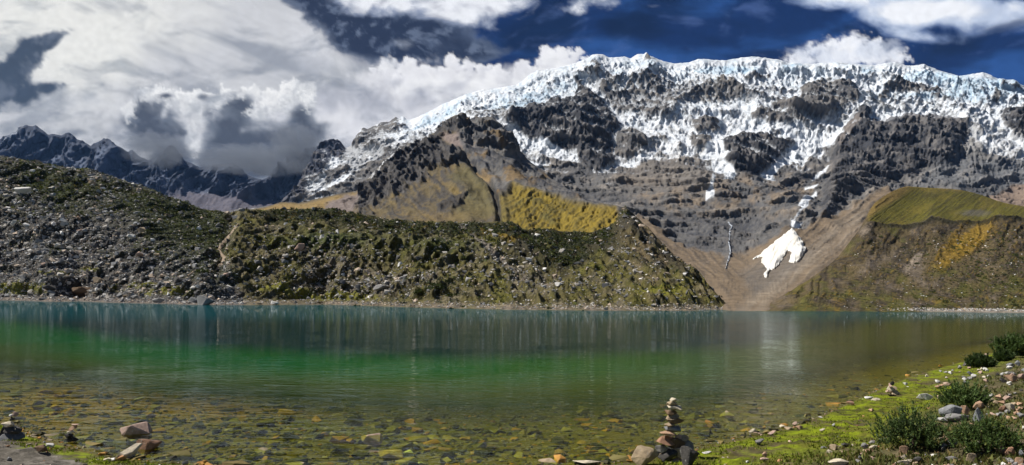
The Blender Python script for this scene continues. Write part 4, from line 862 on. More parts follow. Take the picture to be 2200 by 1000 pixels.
# ------------------------------------------------------------------ stones
def hull_rock(seed, npts=14, flat=.6, detail=0):
    """an angular broken stone of unit size, standing on z=0"""
    g = np.random.default_rng(seed)
    p = g.normal(size=(npts, 3)); p /= np.linalg.norm(p, axis=1, keepdims=True)
    p *= g.uniform(.72, 1.0, (npts, 1)); p[:, 0] *= g.uniform(.85, 1.0); p[:, 1] *= g.uniform(.6, .95)
    bm = bmesh.new()
    for q in p: bm.verts.new((q[0] * .5, q[1] * .5, q[2] * .5))
    r = bmesh.ops.convex_hull(bm, input=bm.verts)
    bmesh.ops.delete(bm, geom=[e for e in r['geom_interior'] if isinstance(e, bmesh.types.BMVert)], context='VERTS')
    if detail:
        bmesh.ops.dissolve_limit(bm, angle_limit=.2, verts=bm.verts, edges=bm.edges)
        bmesh.ops.bevel(bm, geom=list(bm.edges) + list(bm.verts), offset=.030, segments=1, profile=.6, affect='EDGES')
        bmesh.ops.triangulate(bm, faces=bm.faces)
        if detail > 1:
            bmesh.ops.subdivide_edges(bm, edges=[e for e in bm.edges if e.calc_length() > .16], cuts=1)
            bmesh.ops.triangulate(bm, faces=bm.faces)
        for v in bm.verts:
            c = v.co
            d = .035 * float(pn(np.array([c.x * 5 + seed]), np.array([c.y * 5 + c.z * 4]), seed)[0]) + .02 * float(pn(np.array([c.x * 13 + seed]), np.array([c.y * 12 - c.z * 11]), seed + 1)[0])
            v.co = c * (1 + d * 2.2)
    else:
        bmesh.ops.triangulate(bm, faces=bm.faces)
    co = np.array([v.co[:] for v in bm.verts])
    ext = co.max(0) - co.min(0); s = 1 / ext
    for v in bm.verts:
        v.co = Vector(((v.co.x - co[:, 0].min()) * s[0] - .5, (v.co.y - (co[:, 1].min() + co[:, 1].max()) / 2) * s[1], (v.co.z - co[:, 2].min()) * s[2]))
    bmesh.ops.recalc_face_normals(bm, faces=bm.faces)
    bm.verts.index_update()
    V = np.array([v.co[:] for v in bm.verts]); Fc = np.array([[v.index for v in f.verts] for f in bm.faces])
    me = None
    if detail:
        me = bpy.data.meshes.new('stone'); bm.to_mesh(me)
    bm.free()
    return V, Fc, me
LOW = [hull_rock(100 + i, 9)[:2] for i in range(8)]
def merge_stones(name, pos, size, rotz, col, mat, flatz, tilt=.25, protos=LOW):
    """many stones joined into one mesh of real stones"""
    Vs, Fs, Cs, off = [], [], [], 0
    g = np.random.default_rng(len(pos))
    pick = g.integers(0, len(protos), len(pos))
    for k, (V, Fc) in enumerate(protos):
        idx = np.where(pick == k)[0]
        if len(idx) == 0: continue
        v = V[None] * np.stack([size[idx], size[idx] * g.uniform(.6, .95, len(idx)), size[idx] * flatz[idx]], -1)[:, None, :]
        v[..., 2] -= (size[idx] * flatz[idx] * .25)[:, None]
        tx = g.normal(0, tilt, len(idx)); c, s = np.cos(tx)[:, None], np.sin(tx)[:, None]
        y, z = v[..., 1] * c - v[..., 2] * s, v[..., 1] * s + v[..., 2] * c
        c, s = np.cos(rotz[idx])[:, None], np.sin(rotz[idx])[:, None]
        x2, y2 = v[..., 0] * c - y * s, v[..., 0] * s + y * c
        v = np.stack([x2, y2, z], -1) + pos[idx][:, None, :]
        Vs.append(v.reshape(-1, 3)); Cs.append(np.repeat(col[idx], len(V), 0))
        f = Fc[None] + (np.arange(len(idx)) * len(V))[:, None, None] + off
        Fs.append(f.reshape(-1, 3)); off += len(idx) * len(V)
    me = np_mesh(name, np.concatenate(Vs), np.concatenate(Fs), mat, np.concatenate(Cs), False)
    o = link(name, me); tag(o, kind='stuff'); return o
STONEATT = terrain_mat('loose_stone', 3.0, .04, .75, 1.25, .9)
def grid_sample(lf, n, weight, seed):
    """random places on a loft, weighted"""
    g = np.random.default_rng(seed)
    w = np.clip(weight, 0, None)[:lf.frontrows - 1, :-1].copy()
    dy = np.abs(np.diff(lf.py[:lf.frontrows], axis=0))[:, :-1]; w = (w * dy[:w.shape[0]]).ravel(); w /= w.sum()
    k = g.choice(len(w), n, p=w); i, j = k // (lf.c - 1), k % (lf.c - 1)
    fi, fj = g.random(n)[:, None], g.random(n)[:, None]
    p = lf.P
    return p[i, j] * (1 - fi) * (1 - fj) + p[i + 1, j] * fi * (1 - fj) + p[i, j + 1] * (1 - fi) * fj + p[i + 1, j + 1] * fi * fj
def stone_cols(n, g, pal, wts):
    pal = np.array(pal); k = g.choice(len(pal), n, p=np.array(wts) / sum(wts))
    return pal[k] * g.uniform(.7, 1.25, (n, 1))
PALS = [(.30, .295, .29), (.42, .39, .35), (.50, .40, .31), (.13, .13, .135), (.70, .68, .65)]
g = np.random.default_rng(5)
wleft = HS_left * (1.1 - .75 * HS_shr) * (HS_above > 1) + (1 - HS_left) * (.20 + .5 * np.clip(blob(hs.px[:hs.frontrows], hs.py[:hs.frontrows], 760, 620, 170, 34) + .6 * blob(hs.px[:hs.frontrows], hs.py[:hs.frontrows], 660, 560, 130, 40) + .5 * blob(hs.px[:hs.frontrows], hs.py[:hs.frontrows], 1130, 600, 90, 40, .4) + .25 * blob(hs.px[:hs.frontrows], hs.py[:hs.frontrows], 1320, 620, 160, 40), 0, 1)) * (HS_above > 1) * (hs.px[:hs.frontrows] < 1540)
n = 19000; p = grid_sample(hs, n, wleft, 1); D = p[:, 1]
sz = np.clip(g.pareto(2.3, n) * 2.6 + 3.0, 3.0, 15) * D / F
merge_stones('scree_stones', p, sz, g.uniform(0, 6.28, n), stone_cols(n, g, PALS, (4, 4, 2.2, 3, 1.2)), STONEATT, g.uniform(.35, .85, n), .4)
n = 1600; w = (HS_above > 0) * (HS_above < 7) * 1.0; p = grid_sample(hs, n, w, 2)
merge_stones('shoreline_stones', p, g.uniform(2, 6, n) * p[:, 1] / F, g.uniform(0, 6.28, n), stone_cols(n, g, PALS, (2, 4, 4, 1, 2)), STONEATT, g.uniform(.35, .7, n))
ab = PL(SHR, rm.px[:rm.frontrows]) - rm.py[:rm.frontrows]
n = 1500; w = (ab > 0) * (ab < 6) * sstep(1850, 2050, rm.px[:rm.frontrows]) + .010 * (ab > 0) * sstep(1750, 1900, rm.px[:rm.frontrows]) * (rm.py[:rm.frontrows] > PL(EDG, rm.px[:rm.frontrows]) + 30); p = grid_sample(rm, n, w, 3)
merge_stones('shoreline_stones', p, g.uniform(1.8, 4.5, n) * p[:, 1] / F, g.uniform(0, 6.28, n), stone_cols(n, g, PALS, (2, 3, 3, 1, 4)), STONEATT, g.uniform(.35, .7, n))
# stones on the lake bed
n = 15000; yy = 1 / g.uniform(1 / 34, 1 / 7.8, n); xx = g.uniform(-.86, .9, n) * yy
z_, s_, o_ = ground_z(xx, yy); k = (s_ < -.02) & (o_ < 1.2); xx, yy, z_, s_ = xx[k], yy[k], z_[k], s_[k]; n = len(xx)
bedpal = [(.14, .12, .045), (.22, .17, .065), (.06, .055, .03), (.36, .19, .05), (.28, .23, .15), (.04, .038, .026)]
sz = np.clip(g.pareto(2.6, n) * .07 + .055, .05, .34)
merge_stones('lake_bed_stones', np.stack([xx, yy, z_], -1), sz, g.uniform(0, 6.28, n), stone_cols(n, g, bedpal, (4, 3, 3, 1.4, 1.2, 2)), STONEATT, g.uniform(.2, .5, n), .12)
# pebbles on the near banks
n = 4200; yy = 1 / g.uniform(1 / 40, 1 / 7.8, n); xx = g.uniform(-.86, .86, n) * yy
z_, s_, o_ = ground_z(xx, yy); k = (s_ > -.15) & ((s_ < .12) | (g.random(n) < .10 + .75 * sstep(1.5, 4, s_) * (xx > 0) + .25 * (xx < 0))); xx, yy, z_ = xx[k], yy[k], z_[k]; n = len(xx)
bankpal = [(.40, .34, .27), (.42, .22, .11), (.25, .25, .25), (.55, .53, .50), (.14, .12, .10), (.50, .36, .28)]
merge_stones('bank_pebbles', np.stack([xx, yy, z_], -1), np.clip(g.pareto(3, n) * .04 + .025, .025, .13), g.uniform(0, 6.28, n), stone_cols(n, g, bankpal, (3, 3, 2, 2, 2, 2)), STONEATT, g.uniform(.35, .8, n))

# individual stones share a few meshes; each carries its own colour
m, nt, out = mat_new('stone_surface')
b = N(nt, 'ShaderNodeBsdfPrincipled'); b.inputs['Roughness'].default_value = .88; b.inputs['Specular IOR Level'].default_value = .25
oi = N(nt, 'ShaderNodeObjectInfo'); tc = N(nt, 'ShaderNodeTexCoord')
geo = N(nt, 'ShaderNodeNewGeometry')
n1 = N(nt, 'ShaderNodeTexNoise'); n1.inputs['Scale'].default_value = 9; n1.inputs['Detail'].default_value = 6; n1.inputs['Roughness'].default_value = .7
nt.links.new(geo.outputs['Position'], n1.inputs['Vector'])
n2 = N(nt, 'ShaderNodeTexVoronoi'); n2.inputs['Scale'].default_value = 26; nt.links.new(geo.outputs['Position'], n2.inputs['Vector'])
mr = N(nt, 'ShaderNodeMapRange'); mr.inputs[1].default_value = .3; mr.inputs[2].default_value = .7; mr.inputs[3].default_value = .55; mr.inputs[4].default_value = 1.3
nt.links.new(n1.outputs[0], mr.inputs[0])
vm = N(nt, 'ShaderNodeVectorMath', operation='SCALE'); nt.links.new(oi.outputs['Color'], vm.inputs[0]); nt.links.new(mr.outputs[0], vm.inputs['Scale'])
mxl = N(nt, 'ShaderNodeMix', data_type='RGBA'); mxl.inputs['B'].default_value = (.42, .40, .36, 1)
lm = N(nt, 'ShaderNodeMapRange'); lm.inputs[1].default_value = .60; lm.inputs[2].default_value = .70; lm.inputs[4].default_value = .5
n3 = N(nt, 'ShaderNodeTexNoise'); n3.inputs['Scale'].default_value = 20; n3.inputs['Detail'].default_value = 3; nt.links.new(geo.outputs['Position'], n3.inputs['Vector'])
nt.links.new(n3.outputs[0], lm.inputs[0]); nt.links.new(lm.outputs[0], mxl.inputs['Factor']); nt.links.new(vm.outputs[0], mxl.inputs['A'])
nt.links.new(mxl.outputs['Result'], b.inputs['Base Color'])
bp = N(nt, 'ShaderNodeBump'); bp.inputs['Distance'].default_value = .02; bp.inputs['Strength'].default_value = .9
nt.links.new(n1.outputs[0], bp.inputs['Height']); nt.links.new(bp.outputs[0], b.inputs['Normal']); nt.links.new(b.outputs[0], out.inputs[0])
STONE = m
DET = []
for i in range(10):
    me = hull_rock(300 + i, 10 + i % 4, detail=2)[2]; me.materials.append(STONE); DET.append(me)
MID = []
for i in range(6):
    me = hull_rock(400 + i, 11, detail=1)[2]; me.materials.append(STONE); MID.append(me)
COLS = dict(tan=(.42, .32, .21), orange=(.44, .28, .18), rust=(.33, .19, .12), grey=(.26, .25, .24), white=(.62, .60, .56), pink=(.47, .33, .26), dark=(.07, .065, .06), slate=(.20, .205, .21), brown=(.17, .11, .065), ochre=(.42, .24, .06), cream=(.55, .48, .36), black=(.035, .033, .032))
def stone(name, loc, w, h, d, colour, parent=None, rz=None, tilt=(0, 0), proto=None, sink=.12, rnd=random):
    me = proto or rnd.choice(DET)
    o = link(name, me, parent); o.location = (loc[0], loc[1], loc[2] - h * sink)
    o.scale = (w, d, h); o.rotation_euler = (tilt[0], tilt[1], rnd.uniform(-.5, .5) if rz is None else rz)
    c = COLS[colour]; f = rnd.uniform(.85, 1.15); o.color = (c[0] * f, c[1] * f, c[2] * f, 1)
    return o

# ---- cairns: each a thing, its stones parts; stone = (centre x, centre y, width, height in photo pixels, colour)
def cairn(px_, base, stones, label, depth=None):
    x, y, z = on_ground(px_, base) if depth is None else depth
    root = empty('cairn', (x, y, z)); tag(root, label, 'cairn', 'stacked stone cairns along the shore')
    s = y / F
    cx0, cy0 = project(x, y, z); cx0, cy0 = float(cx0), float(cy0)
    for (sx, sy, w, h, col, dy, tl) in stones:
        w_, h_ = w * s * (1.12 + .3 * (sy > 925)), h * s * 1.3
        o = stone('stone', ((sx - cx0) * s, dy, (cy0 - sy) * s - h_ / 2), w_, h_, w_ * .8, col, root, tilt=(0, tl), sink=0)
    return root
random.seed(3)
cairn(1443, 988, [
    (1445.6, 860, 17, 8, 'cream', 0, .1), (1443, 868.5, 20, 10, 'tan', 0, -.1), (1448, 877, 29, 9, 'cream', 0, .05), (1436, 878, 14, 14, 'tan', -.01, .6), (1440, 886.5, 24, 9, 'brown', 0, 0), (1444, 894.5, 28, 9, 'tan', 0, -.12),
    (1446, 903, 31, 9, 'brown', 0, .05), (1441, 912.5, 33, 9, 'tan', 0, .02), (1445, 923, 33, 12, 'slate', 0, -.05), (1438, 933, 36, 11, 'orange', 0, .12), (1431, 945, 36, 15, 'rust', -.02, .18), (1458, 941, 16, 11, 'pink', .02, 0),
    (1449, 953, 28, 20, 'brown', .03, 0), (1418, 962, 19, 13, 'grey', -.05, 0), (1473, 942, 15, 9, 'tan', .05, 0), (1473, 957, 24, 18, 'grey', .02, .2), (1463, 969, 27, 16, 'tan', -.06, -.2), (1436, 976, 46, 22, 'dark', 0, 0), (1449, 994, 48, 20, 'pink', -.12, 0)],
    'tall cairn of tan and orange stones on the mossy shore')
cairn(22, 944, [(30, 889, 11, 8, 'pink', 0, .6), (27, 894, 14, 7, 'white', 0, .1), (27, 901, 12, 8, 'dark', 0, 0), (26, 913, 33, 12, 'cream', 0, .05), (27, 924, 31, 12, 'dark', 0, .15), (25, 937, 35, 15, 'slate', 0, 0), (10, 928, 12, 26, 'black', -.02, .1)],
      'stubby cairn with a big pale capstone at the left edge of the shore')
cairn(156, 953, [(160, 913.5, 12, 5, 'pink', 0, .3), (158, 919, 15, 7, 'orange', 0, -.3), (158, 929, 16, 7, 'cream', 0, 0), (154, 937, 19, 10, 'black', 0, 0), (158, 946, 22, 13, 'black', 0, 0)],
      'small dark cairn with a pinkish tip at the water edge')
cairn(1918, 849, [(1914, 823, 8, 8, 'dark', 0, .5), (1913, 829, 12, 7, 'pink', 0, -.4), (1912, 836, 14, 8, 'cream', 0, .5), (1924, 836, 15, 9, 'tan', .05, -.5), (1922, 843, 20, 8, 'tan', 0, 0), (1908, 843, 12, 8, 'pink', -.03, 0)],
      'low crooked cairn of tan stones where the right bank meets the water')

# ---- stones that stand out, one by one: (x, base y, width, height, colour, label)
BIG = [
    (1391, 1003, 68, 36, 'tan', 'large rounded tan boulder at the foot of the tall cairn'),
    (1484, 1004, 38, 34, 'dark', 'dark craggy boulder beside the foot of the tall cairn on the moss side'),
    (287, 950, 60, 30, 'pink', 'broad pale pink boulder standing in the shallows'),
    (312, 977, 46, 26, 'rust', 'rusty brown wedge-shaped boulder leaning against the pale pink one'),
    (308, 949, 26, 9, 'slate', 'flat slate slab behind the rusty wedge-shaped boulder'),
    (330, 958, 20, 7, 'dark', 'thin dark slab poking out beside the rusty wedge-shaped boulder'),
    (258, 960, 44, 9, 'cream', 'long low cream slab in the shallows before the pale pink boulder'),
    (278, 986, 42, 22, 'cream', 'cream coloured block on moss at the edge of the left bank'),
    (88, 976, 38, 15, 'brown', 'dark brown block with a pale top lying on the grey gravel'),
    (228, 992, 17, 7, 'cream', 'little pale stone on the gravel left of the cream block'),
    (241, 991, 19, 6, 'white', 'flat whitish stone on the gravel below the cream block'),
    (5, 944, 16, 7, 'pink', 'pink flat stone against the stubby cairn'),
    (798, 960, 46, 20, 'pink', 'pointed pinkish rock rising from the shallows'),
    (838, 990, 56, 14, 'pink', 'lumpy pale rock just awash in the shallows'),
    (880, 985, 30, 13, 'white', 'whitish rock beside the lumpy pale rock in the shallows'),
    (868, 999, 48, 9, 'tan', 'flat tan slab at the bottom of the shallow rocks'),
    (900, 1003, 26, 8, 'white', 'small white rock at the bottom of the shallow rocks'),
    (1208, 981, 36, 10, 'rust', 'smooth reddish stone just breaking the water'),
    (1060, 967, 32, 8, 'brown', 'flat brown stone lying under clear water'),
    (1190, 1004, 60, 12, 'tan', 'wide submerged tan slab near the shore'),
    (1268, 1003, 60, 8, 'cream', 'long cream slab lying at the waterline left of the tall cairn'),
    (1520, 976, 22, 4, 'white', 'thin white sliver of stone at the waterline right of the tall cairn'),
    (1618, 934, 16, 11, 'cream', 'pale pebble-like rock on the waterline of the mossy bank'),
    (1628, 936, 14, 6, 'pink', 'pink stone on the waterline of the mossy bank'),
    (1633, 957, 20, 13, 'grey', 'pale grey angular stone alone on the moss'),
    (1627, 919, 22, 7, 'dark', 'dark flat stone in the water just off the mossy bank'),
    (1661, 936, 20, 8, 'pink', 'low pink stone on the moss above the waterline'),
    (1684, 920, 16, 6, 'cream', 'flat cream stone at the waterline beside the pink cluster'),
    (1710, 917, 18, 9, 'pink', 'pink stone topping the little cluster at the waterline'),
    (1720, 923, 16, 8, 'orange', 'orange stone in the little cluster at the waterline'),
    (1698, 924, 20, 5, 'tan', 'flat tan stone under the little cluster at the waterline'),
    (1646, 986, 14, 14, 'orange', 'orange stone perched on another stone on the moss'),
    (1645, 993, 18, 9, 'pink', 'pinkish stone carrying an orange one on the moss'),
    (1768, 929, 13, 7, 'cream', 'small cream stone in the middle of the moss'),
    (1792, 918, 9, 7, 'white', 'small white stone in the middle of the moss'),
    (1795, 968, 18, 12, 'tan', 'tan stone with a dark side at the lower edge of the moss'),
    (1820, 962, 18, 9, 'dark', 'dark flat stone at the lower edge of the moss'),
    (1803, 1000, 40, 9, 'cream', 'long pale slab at the bottom edge of the right bank'),
    (1832, 873, 22, 10, 'rust', 'reddish stone at the waterline before the low crooked cairn'),
    (1874, 888, 12, 10, 'orange', 'round orange stone alone on the bright moss'),
    (1868, 858, 18, 5, 'white', 'white stone in the row below the low crooked cairn'),
    (1884, 861, 18, 5, 'cream', 'pale stone in the row below the low crooked cairn'),
    (1990, 860, 30, 11, 'white', 'smooth white stone on grass above the moss'),
    (2022, 858, 14, 9, 'tan', 'tan stone just right of the smooth white stone'),
    (2048, 898, 40, 22, 'slate', 'large slate-grey boulder behind the round dark bush'),
    (2060, 906, 44, 12, 'grey', 'low grey slab in front of the large slate-grey boulder'),
    (2028, 908, 20, 9, 'white', 'whitish stone left of the large slate-grey boulder'),
    (2075, 893, 17, 21, 'orange', 'upright square orange block beside the slate-grey boulder'),
    (2110, 905, 34, 22, 'slate', 'blue-grey veined boulder right of the upright orange block'),
    (2094, 880, 16, 9, 'brown', 'purple-brown stone behind the upright orange block'),
    (2110, 881, 22, 17, 'orange', 'bright orange block above the blue-grey veined boulder'),
    (2124, 880, 18, 6, 'white', 'white sliver next to the bright orange block'),
    (2152, 862, 16, 14, 'orange', 'orange stone at the back of the orange heap'),
    (2170, 861, 18, 10, 'pink', 'pink stone at the back of the orange heap'),
    (2158, 873, 20, 11, 'orange', 'orange stone in the middle of the orange heap'),
    (2160, 886, 16, 13, 'rust', 'rust coloured stone at the foot of the orange heap'),
    (2176, 884, 20, 17, 'cream', 'pale angular stone at the right of the orange heap'),
    (2178, 820, 26, 14, 'orange', 'orange and white boulder high on the right bank'),
    (2198, 816, 14, 12, 'pink', 'pink boulder cut by the right edge of the view, high on the bank'),
    (2154, 809, 10, 8, 'white', 'white stone left of the orange and white boulder'),
    (2164, 806, 10, 6, 'white', 'flat white stone just left of the orange and white boulder'),
    (2172, 791, 14, 10, 'slate', 'slate stone on the crest of the right bank'),
    (2192, 790, 14, 14, 'slate', 'taller slate stone on the crest at the edge of the view'),
    (2094, 919, 18, 10, 'orange', 'pale orange stone between the two big bushes'),
    (2077, 943, 24, 13, 'pink', 'pink stone in the gap between the two big bushes'),
    (2058, 942, 14, 13, 'rust', 'rust stone in the gap between the two big bushes'),
    (2036, 948, 16, 13, 'orange', 'orange stone against the right side of the round dark bush'),
    (2052, 958, 24, 10, 'grey', 'flat grey stone below the gap between the bushes'),
    (2033, 966, 14, 11, 'pink', 'small pink stone below the round dark bush'),
    (1948, 976, 22, 17, 'orange', 'orange stone in front of the round dark bush'),
    (1975, 982, 22, 8, 'brown', 'tilted brown slab in front of the round dark bush'),
    (1990, 966, 14, 6, 'rust', 'flat rust stone in front of the round dark bush'),
    (1978, 997, 22, 13, 'dark', 'dark stone near the bottom below the round dark bush'),
    (1935, 987, 14, 7, 'orange', 'small orange stone low before the round dark bush'),
    (1950, 1003, 40, 9, 'cream', 'cream slab cut by the bottom edge of the view'),
    (1860, 968, 22, 15, 'grey', 'grey stone left of the round dark bush'),
    (1879, 966, 16, 8, 'cream', 'cream stone touching the grey one left of the round dark bush'),
    (1870, 975, 20, 9, 'orange', 'orange stone under the grey one left of the round dark bush'),
    (1876, 953, 13, 6, 'pink', 'pink stone behind the grey one left of the round dark bush'),
    (2093, 992, 24, 17, 'tan', 'tan stone standing on end below the right bush'),
    (2050, 994, 24, 12, 'grey', 'lichen-grey stone near the bottom below the gap between the bushes'),
    (2007, 984, 14, 7, 'white', 'white stone near the bottom between dark and grey ones'),
    (2157, 978, 18, 18, 'orange', 'orange block at the foot of the right bush'),
    (2174, 984, 18, 22, 'rust', 'tall rusty block at the foot of the right bush'),
    (2190, 960, 24, 12, 'tan', 'tan slab right of the right bush'),
    (2197, 985, 18, 16, 'slate', 'slate stone at the bottom right corner'),
    (2196, 1001, 20, 16, 'orange', 'orange stone at the bottom right corner'),
    (2176, 1001, 18, 12, 'grey', 'grey stone by the tall rusty block near the bottom'),
    (2024, 837, 20, 10, 'orange', 'small orange stone on the grassy bank behind the round dark bush'),
    (2038, 831, 14, 8, 'pink', 'pale pink stone on the grassy bank behind the round dark bush'),
    (2016, 823, 10, 6, 'white', 'white speck of stone on the grassy bank near the water'),
    (1947, 828, 10, 6, 'white', 'white stone just right of the low crooked cairn'),
    # submerged
    (96, 846, 38, 9, 'ochre', 'largest ochre slab under the left shallows'),
    (142, 846, 24, 8, 'ochre', 'ochre slab right of the largest one under the left shallows'),
    (78, 822, 26, 7, 'ochre', 'dull ochre slab farther out under the left shallows'),
    (168, 842, 24, 7, 'ochre', 'pointed ochre slab under the left shallows'),
    (160, 854, 26, 8, 'brown', 'brown slab below the pointed ochre one in the left shallows'),
    (84, 852, 18, 6, 'ochre', 'narrow ochre stone below the largest slab in the left shallows'),
    (115, 884, 30, 13, 'ochre', 'orange-brown rock in shallow water near the left bank'),
    (141, 893, 28, 15, 'ochre', 'bright orange rock nearest the left bank in the shallows'),
    (112, 893, 30, 7, 'ochre', 'flat orange slab before the bright orange rock'),
    (240, 853, 24, 8, 'ochre', 'ochre stone under mid-left shallows'),
    (230, 822, 26, 6, 'ochre', 'distant ochre slab under mid-left shallows'),
    (296, 862, 20, 7, 'cream', 'pale yellow stone under the shallows'),
    (312, 836, 40, 6, 'ochre', 'long ochre slab under the shallows'),
    (322, 899, 26, 12, 'rust', 'reddish stone standing proud in rippled shallows'),
    (127, 815, 30, 9, 'white', 'white stone breaking the surface far out on the left'),
    (30, 817, 24, 9, 'dark', 'dark stone breaking the surface at the far left'),
    (510, 884, 30, 7, 'brown', 'brown slab under the middle shallows'), (612, 892, 40, 8, 'ochre', 'ochre slab under the middle shallows'),
    (955, 975, 30, 11, 'ochre', 'square ochre stone under water near the lower middle'), (1000, 948, 26, 7, 'ochre', 'ochre slab beyond the square ochre stone'),
    (925, 972, 30, 7, 'rust', 'rust slab left of the square ochre stone'), (1020, 978, 20, 6, 'orange', 'orange stone right of the square ochre stone'),
    (1250, 954, 20, 6, 'orange', 'orange stone under water left of the tall cairn'), (958, 925, 24, 6, 'ochre', 'small ochre slab farther out in the middle'),
    (1660, 893, 16, 6, 'ochre', 'ochre stone under the ripples off the mossy bank'), (1768, 876, 16, 5, 'orange', 'orange stone under the ripples near the right bank'),
]
GRP_S = 'separate stones lying along the near shore'
for (x_, b_, w_, h_, c_, lab) in BIG:
    x, y, z = on_ground(x_, b_)
    s = y / F
    o = stone('rock' if w_ > 28 else 'stone', (x, y + .3 * w_ * s, z), w_ * s * 1.05, h_ * s * (1.45 if w_ > 28 and c_ != 'ochre' else 1.2), w_ * s * .75, c_, tilt=(random.uniform(-.12, .12), random.uniform(-.15, .15)), sink=.15)
    tag(o, lab, 'rock' if w_ > 28 else 'stone', GRP_S)
# the scattered rest, alike within each patch
ZONES = [((1880, 1010), (2200, 1000), 46, 'stones strewn over the lower right bank', 'small broken stone strewn over the lower right bank among the bushes', ('orange', 'pink', 'grey', 'tan', 'white', 'rust', 'slate'), (7, 17)),
         ((2040, 770), (2200, 860), 34, 'stones on the upper right bank', 'small stone scattered on the upper right bank behind the bushes', ('grey', 'slate', 'white', 'pink', 'dark'), (6, 14)),
         ((1780, 955), (1900, 1000), 16, 'stones at the lower edge of the moss', 'small stone scattered where moss turns to bare soil', ('tan', 'cream', 'pink', 'grey'), (6, 13)),
         ((2100, 860), (2200, 1000), 22, 'stones beside the orange heap', 'small orange or grey stone lying beside the orange heap', ('orange', 'orange', 'tan', 'grey', 'pink'), (8, 16)),
         ((1990, 772), (2130, 815), 22, 'stones edging the far end of the right bank', 'small pale stone edging the far end of the right bank', ('white', 'grey', 'pink', 'cream'), (5, 10))]
USED = set()
LMK = [(1975, 930, 'round dark bush'), (2140, 950, 'lower right bush'), (2085, 860, 'loose bush behind the slate boulder'), (2048, 890, 'large slate-grey boulder'), (2075, 885, 'upright orange block'), (2110, 900, 'blue-grey veined boulder'),
       (2178, 815, 'orange and white boulder'), (1990, 856, 'smooth white stone on grass'), (2188, 745, 'crest bush'), (2112, 778, 'small dark shrub'), (1860, 962, 'grey stone left of the round bush'), (2077, 938, 'pink stone between the big bushes'),
       (1795, 962, 'tan stone at the moss edge'), (2160, 875, 'orange heap'), (1918, 840, 'low crooked cairn'), (2024, 832, 'small orange stone on the grassy bank'), (1803, 998, 'long pale slab'), (2157, 970, 'orange block under the right bush')]
LMF = [(50, 418, 'pale boulder high on the scree'), (182, 632, 'wide dark shore boulder'), (443, 650, 'grey wedge boulder'), (480, 540, 'winding trail'), (305, 550, 'tan mid-scree boulder'), (310, 495, 'tan upper-scree boulder'), (130, 528, 'whitish low-scree boulder'), (648, 540, 'rounded boulder right of the trail'),
       (820, 625, 'flat pale moraine slab'), (935, 625, 'large shoreline bush'), (1040, 530, 'grey landslip'), (1190, 540, 'dark leafy hollow'), (1330, 450, 'moraine crest point'), (1120, 575, 'pale boulder below the landslip'), (1200, 630, 'pale low moraine slab'), (1500, 600, 'brown gully slope'),
       (1940, 570, 'pale bare streak'), (2070, 530, 'golden grass streak'), (1950, 485, 'dark edge of the green crown'), (2190, 670, 'pebbly far beach'), (1760, 600, 'bare slope by the valley'), (20, 340, 'left hilltop'), (300, 400, 'scree hill crest'), (240, 510, 'middle of the scree')]
def name_it(kind, adjs, x_, y_, marks, fallback):
    """a label that singles the thing out by look and by the landmark it lies beside"""
    ms = sorted(marks, key=lambda m_: math.hypot(m_[0] - x_, (m_[1] - y_) * 1.3))[:4]
    for mx_, my_, mn in ms:
        dx_, dy_ = x_ - mx_, y_ - my_
        d = math.hypot(dx_, dy_)
        near = 'just ' if d < 30 else ('a little way ' if d < 75 else 'well ')
        hor = 'right of' if dx_ > 0 else 'left of'; ver = 'above' if dy_ < 0 else 'below'
        both = ver + ' and ' + ('right of' if dx_ > 0 else 'left of')
        opts = [both] if min(abs(dx_), abs(dy_)) > .45 * max(abs(dx_), abs(dy_)) else [hor if abs(dx_) > abs(dy_) else ver]
        for dr in opts:
            for ad in adjs:
                L_ = f'{ad} {kind} {near}{dr} the {mn}'
                if len(L_.split()) <= 16 and L_ not in USED:
                    USED.add(L_); return L_
    return fallback
rr = random.Random(17)
for (a_, b_, n, grp, lab, cols_, (s0, s1)) in ZONES:
    k = 0; tries = 0
    while k < n and tries < 900:
        tries += 1
        x_ = rr.uniform(min(a_[0], b_[0]), max(a_[0], b_[0])); y_ = rr.uniform(min(a_[1], b_[1]), max(a_[1], b_[1]))
        shore = np.interp(x_, [p[0] for p in SL_px], [p[1] for p in SL_px])
        if y_ < shore + 6: continue
        if any(math.hypot(x_ - bx, (y_ - by) * 1.2) < br for bx, by, br in ((1975, 930, 62), (2140, 950, 60), (2085, 860, 34))): continue
        x, y, z = on_ground(x_, y_); s = y / F; w_ = rr.uniform(s0, s1)
        o = stone('stone', (x, y, z), w_ * s, w_ * s * rr.uniform(.5, .95), w_ * s * .8, rr.choice(cols_), proto=rr.choice(MID), sink=.2, rnd=rr, rz=rr.uniform(0, 6.28), tilt=(rr.uniform(-.3, .3), rr.uniform(-.3, .3)))
        zz_ = 'tiny' if w_ < 9 else ('small' if w_ < 12 else 'fist-sized')
        cn_ = [q for q in COLS if q in cols_ and abs(COLS[q][0] / COLS[q][2] - o.color[0] / o.color[2]) < 1e-3][0]
        tag(o, name_it('stone', (f'{zz_} {cn_}', f'{cn_} {"squat" if o.scale[2] < .7 * o.scale[0] else "blocky"}'), x_, y_, LMK, lab), 'stone', grp); k += 1

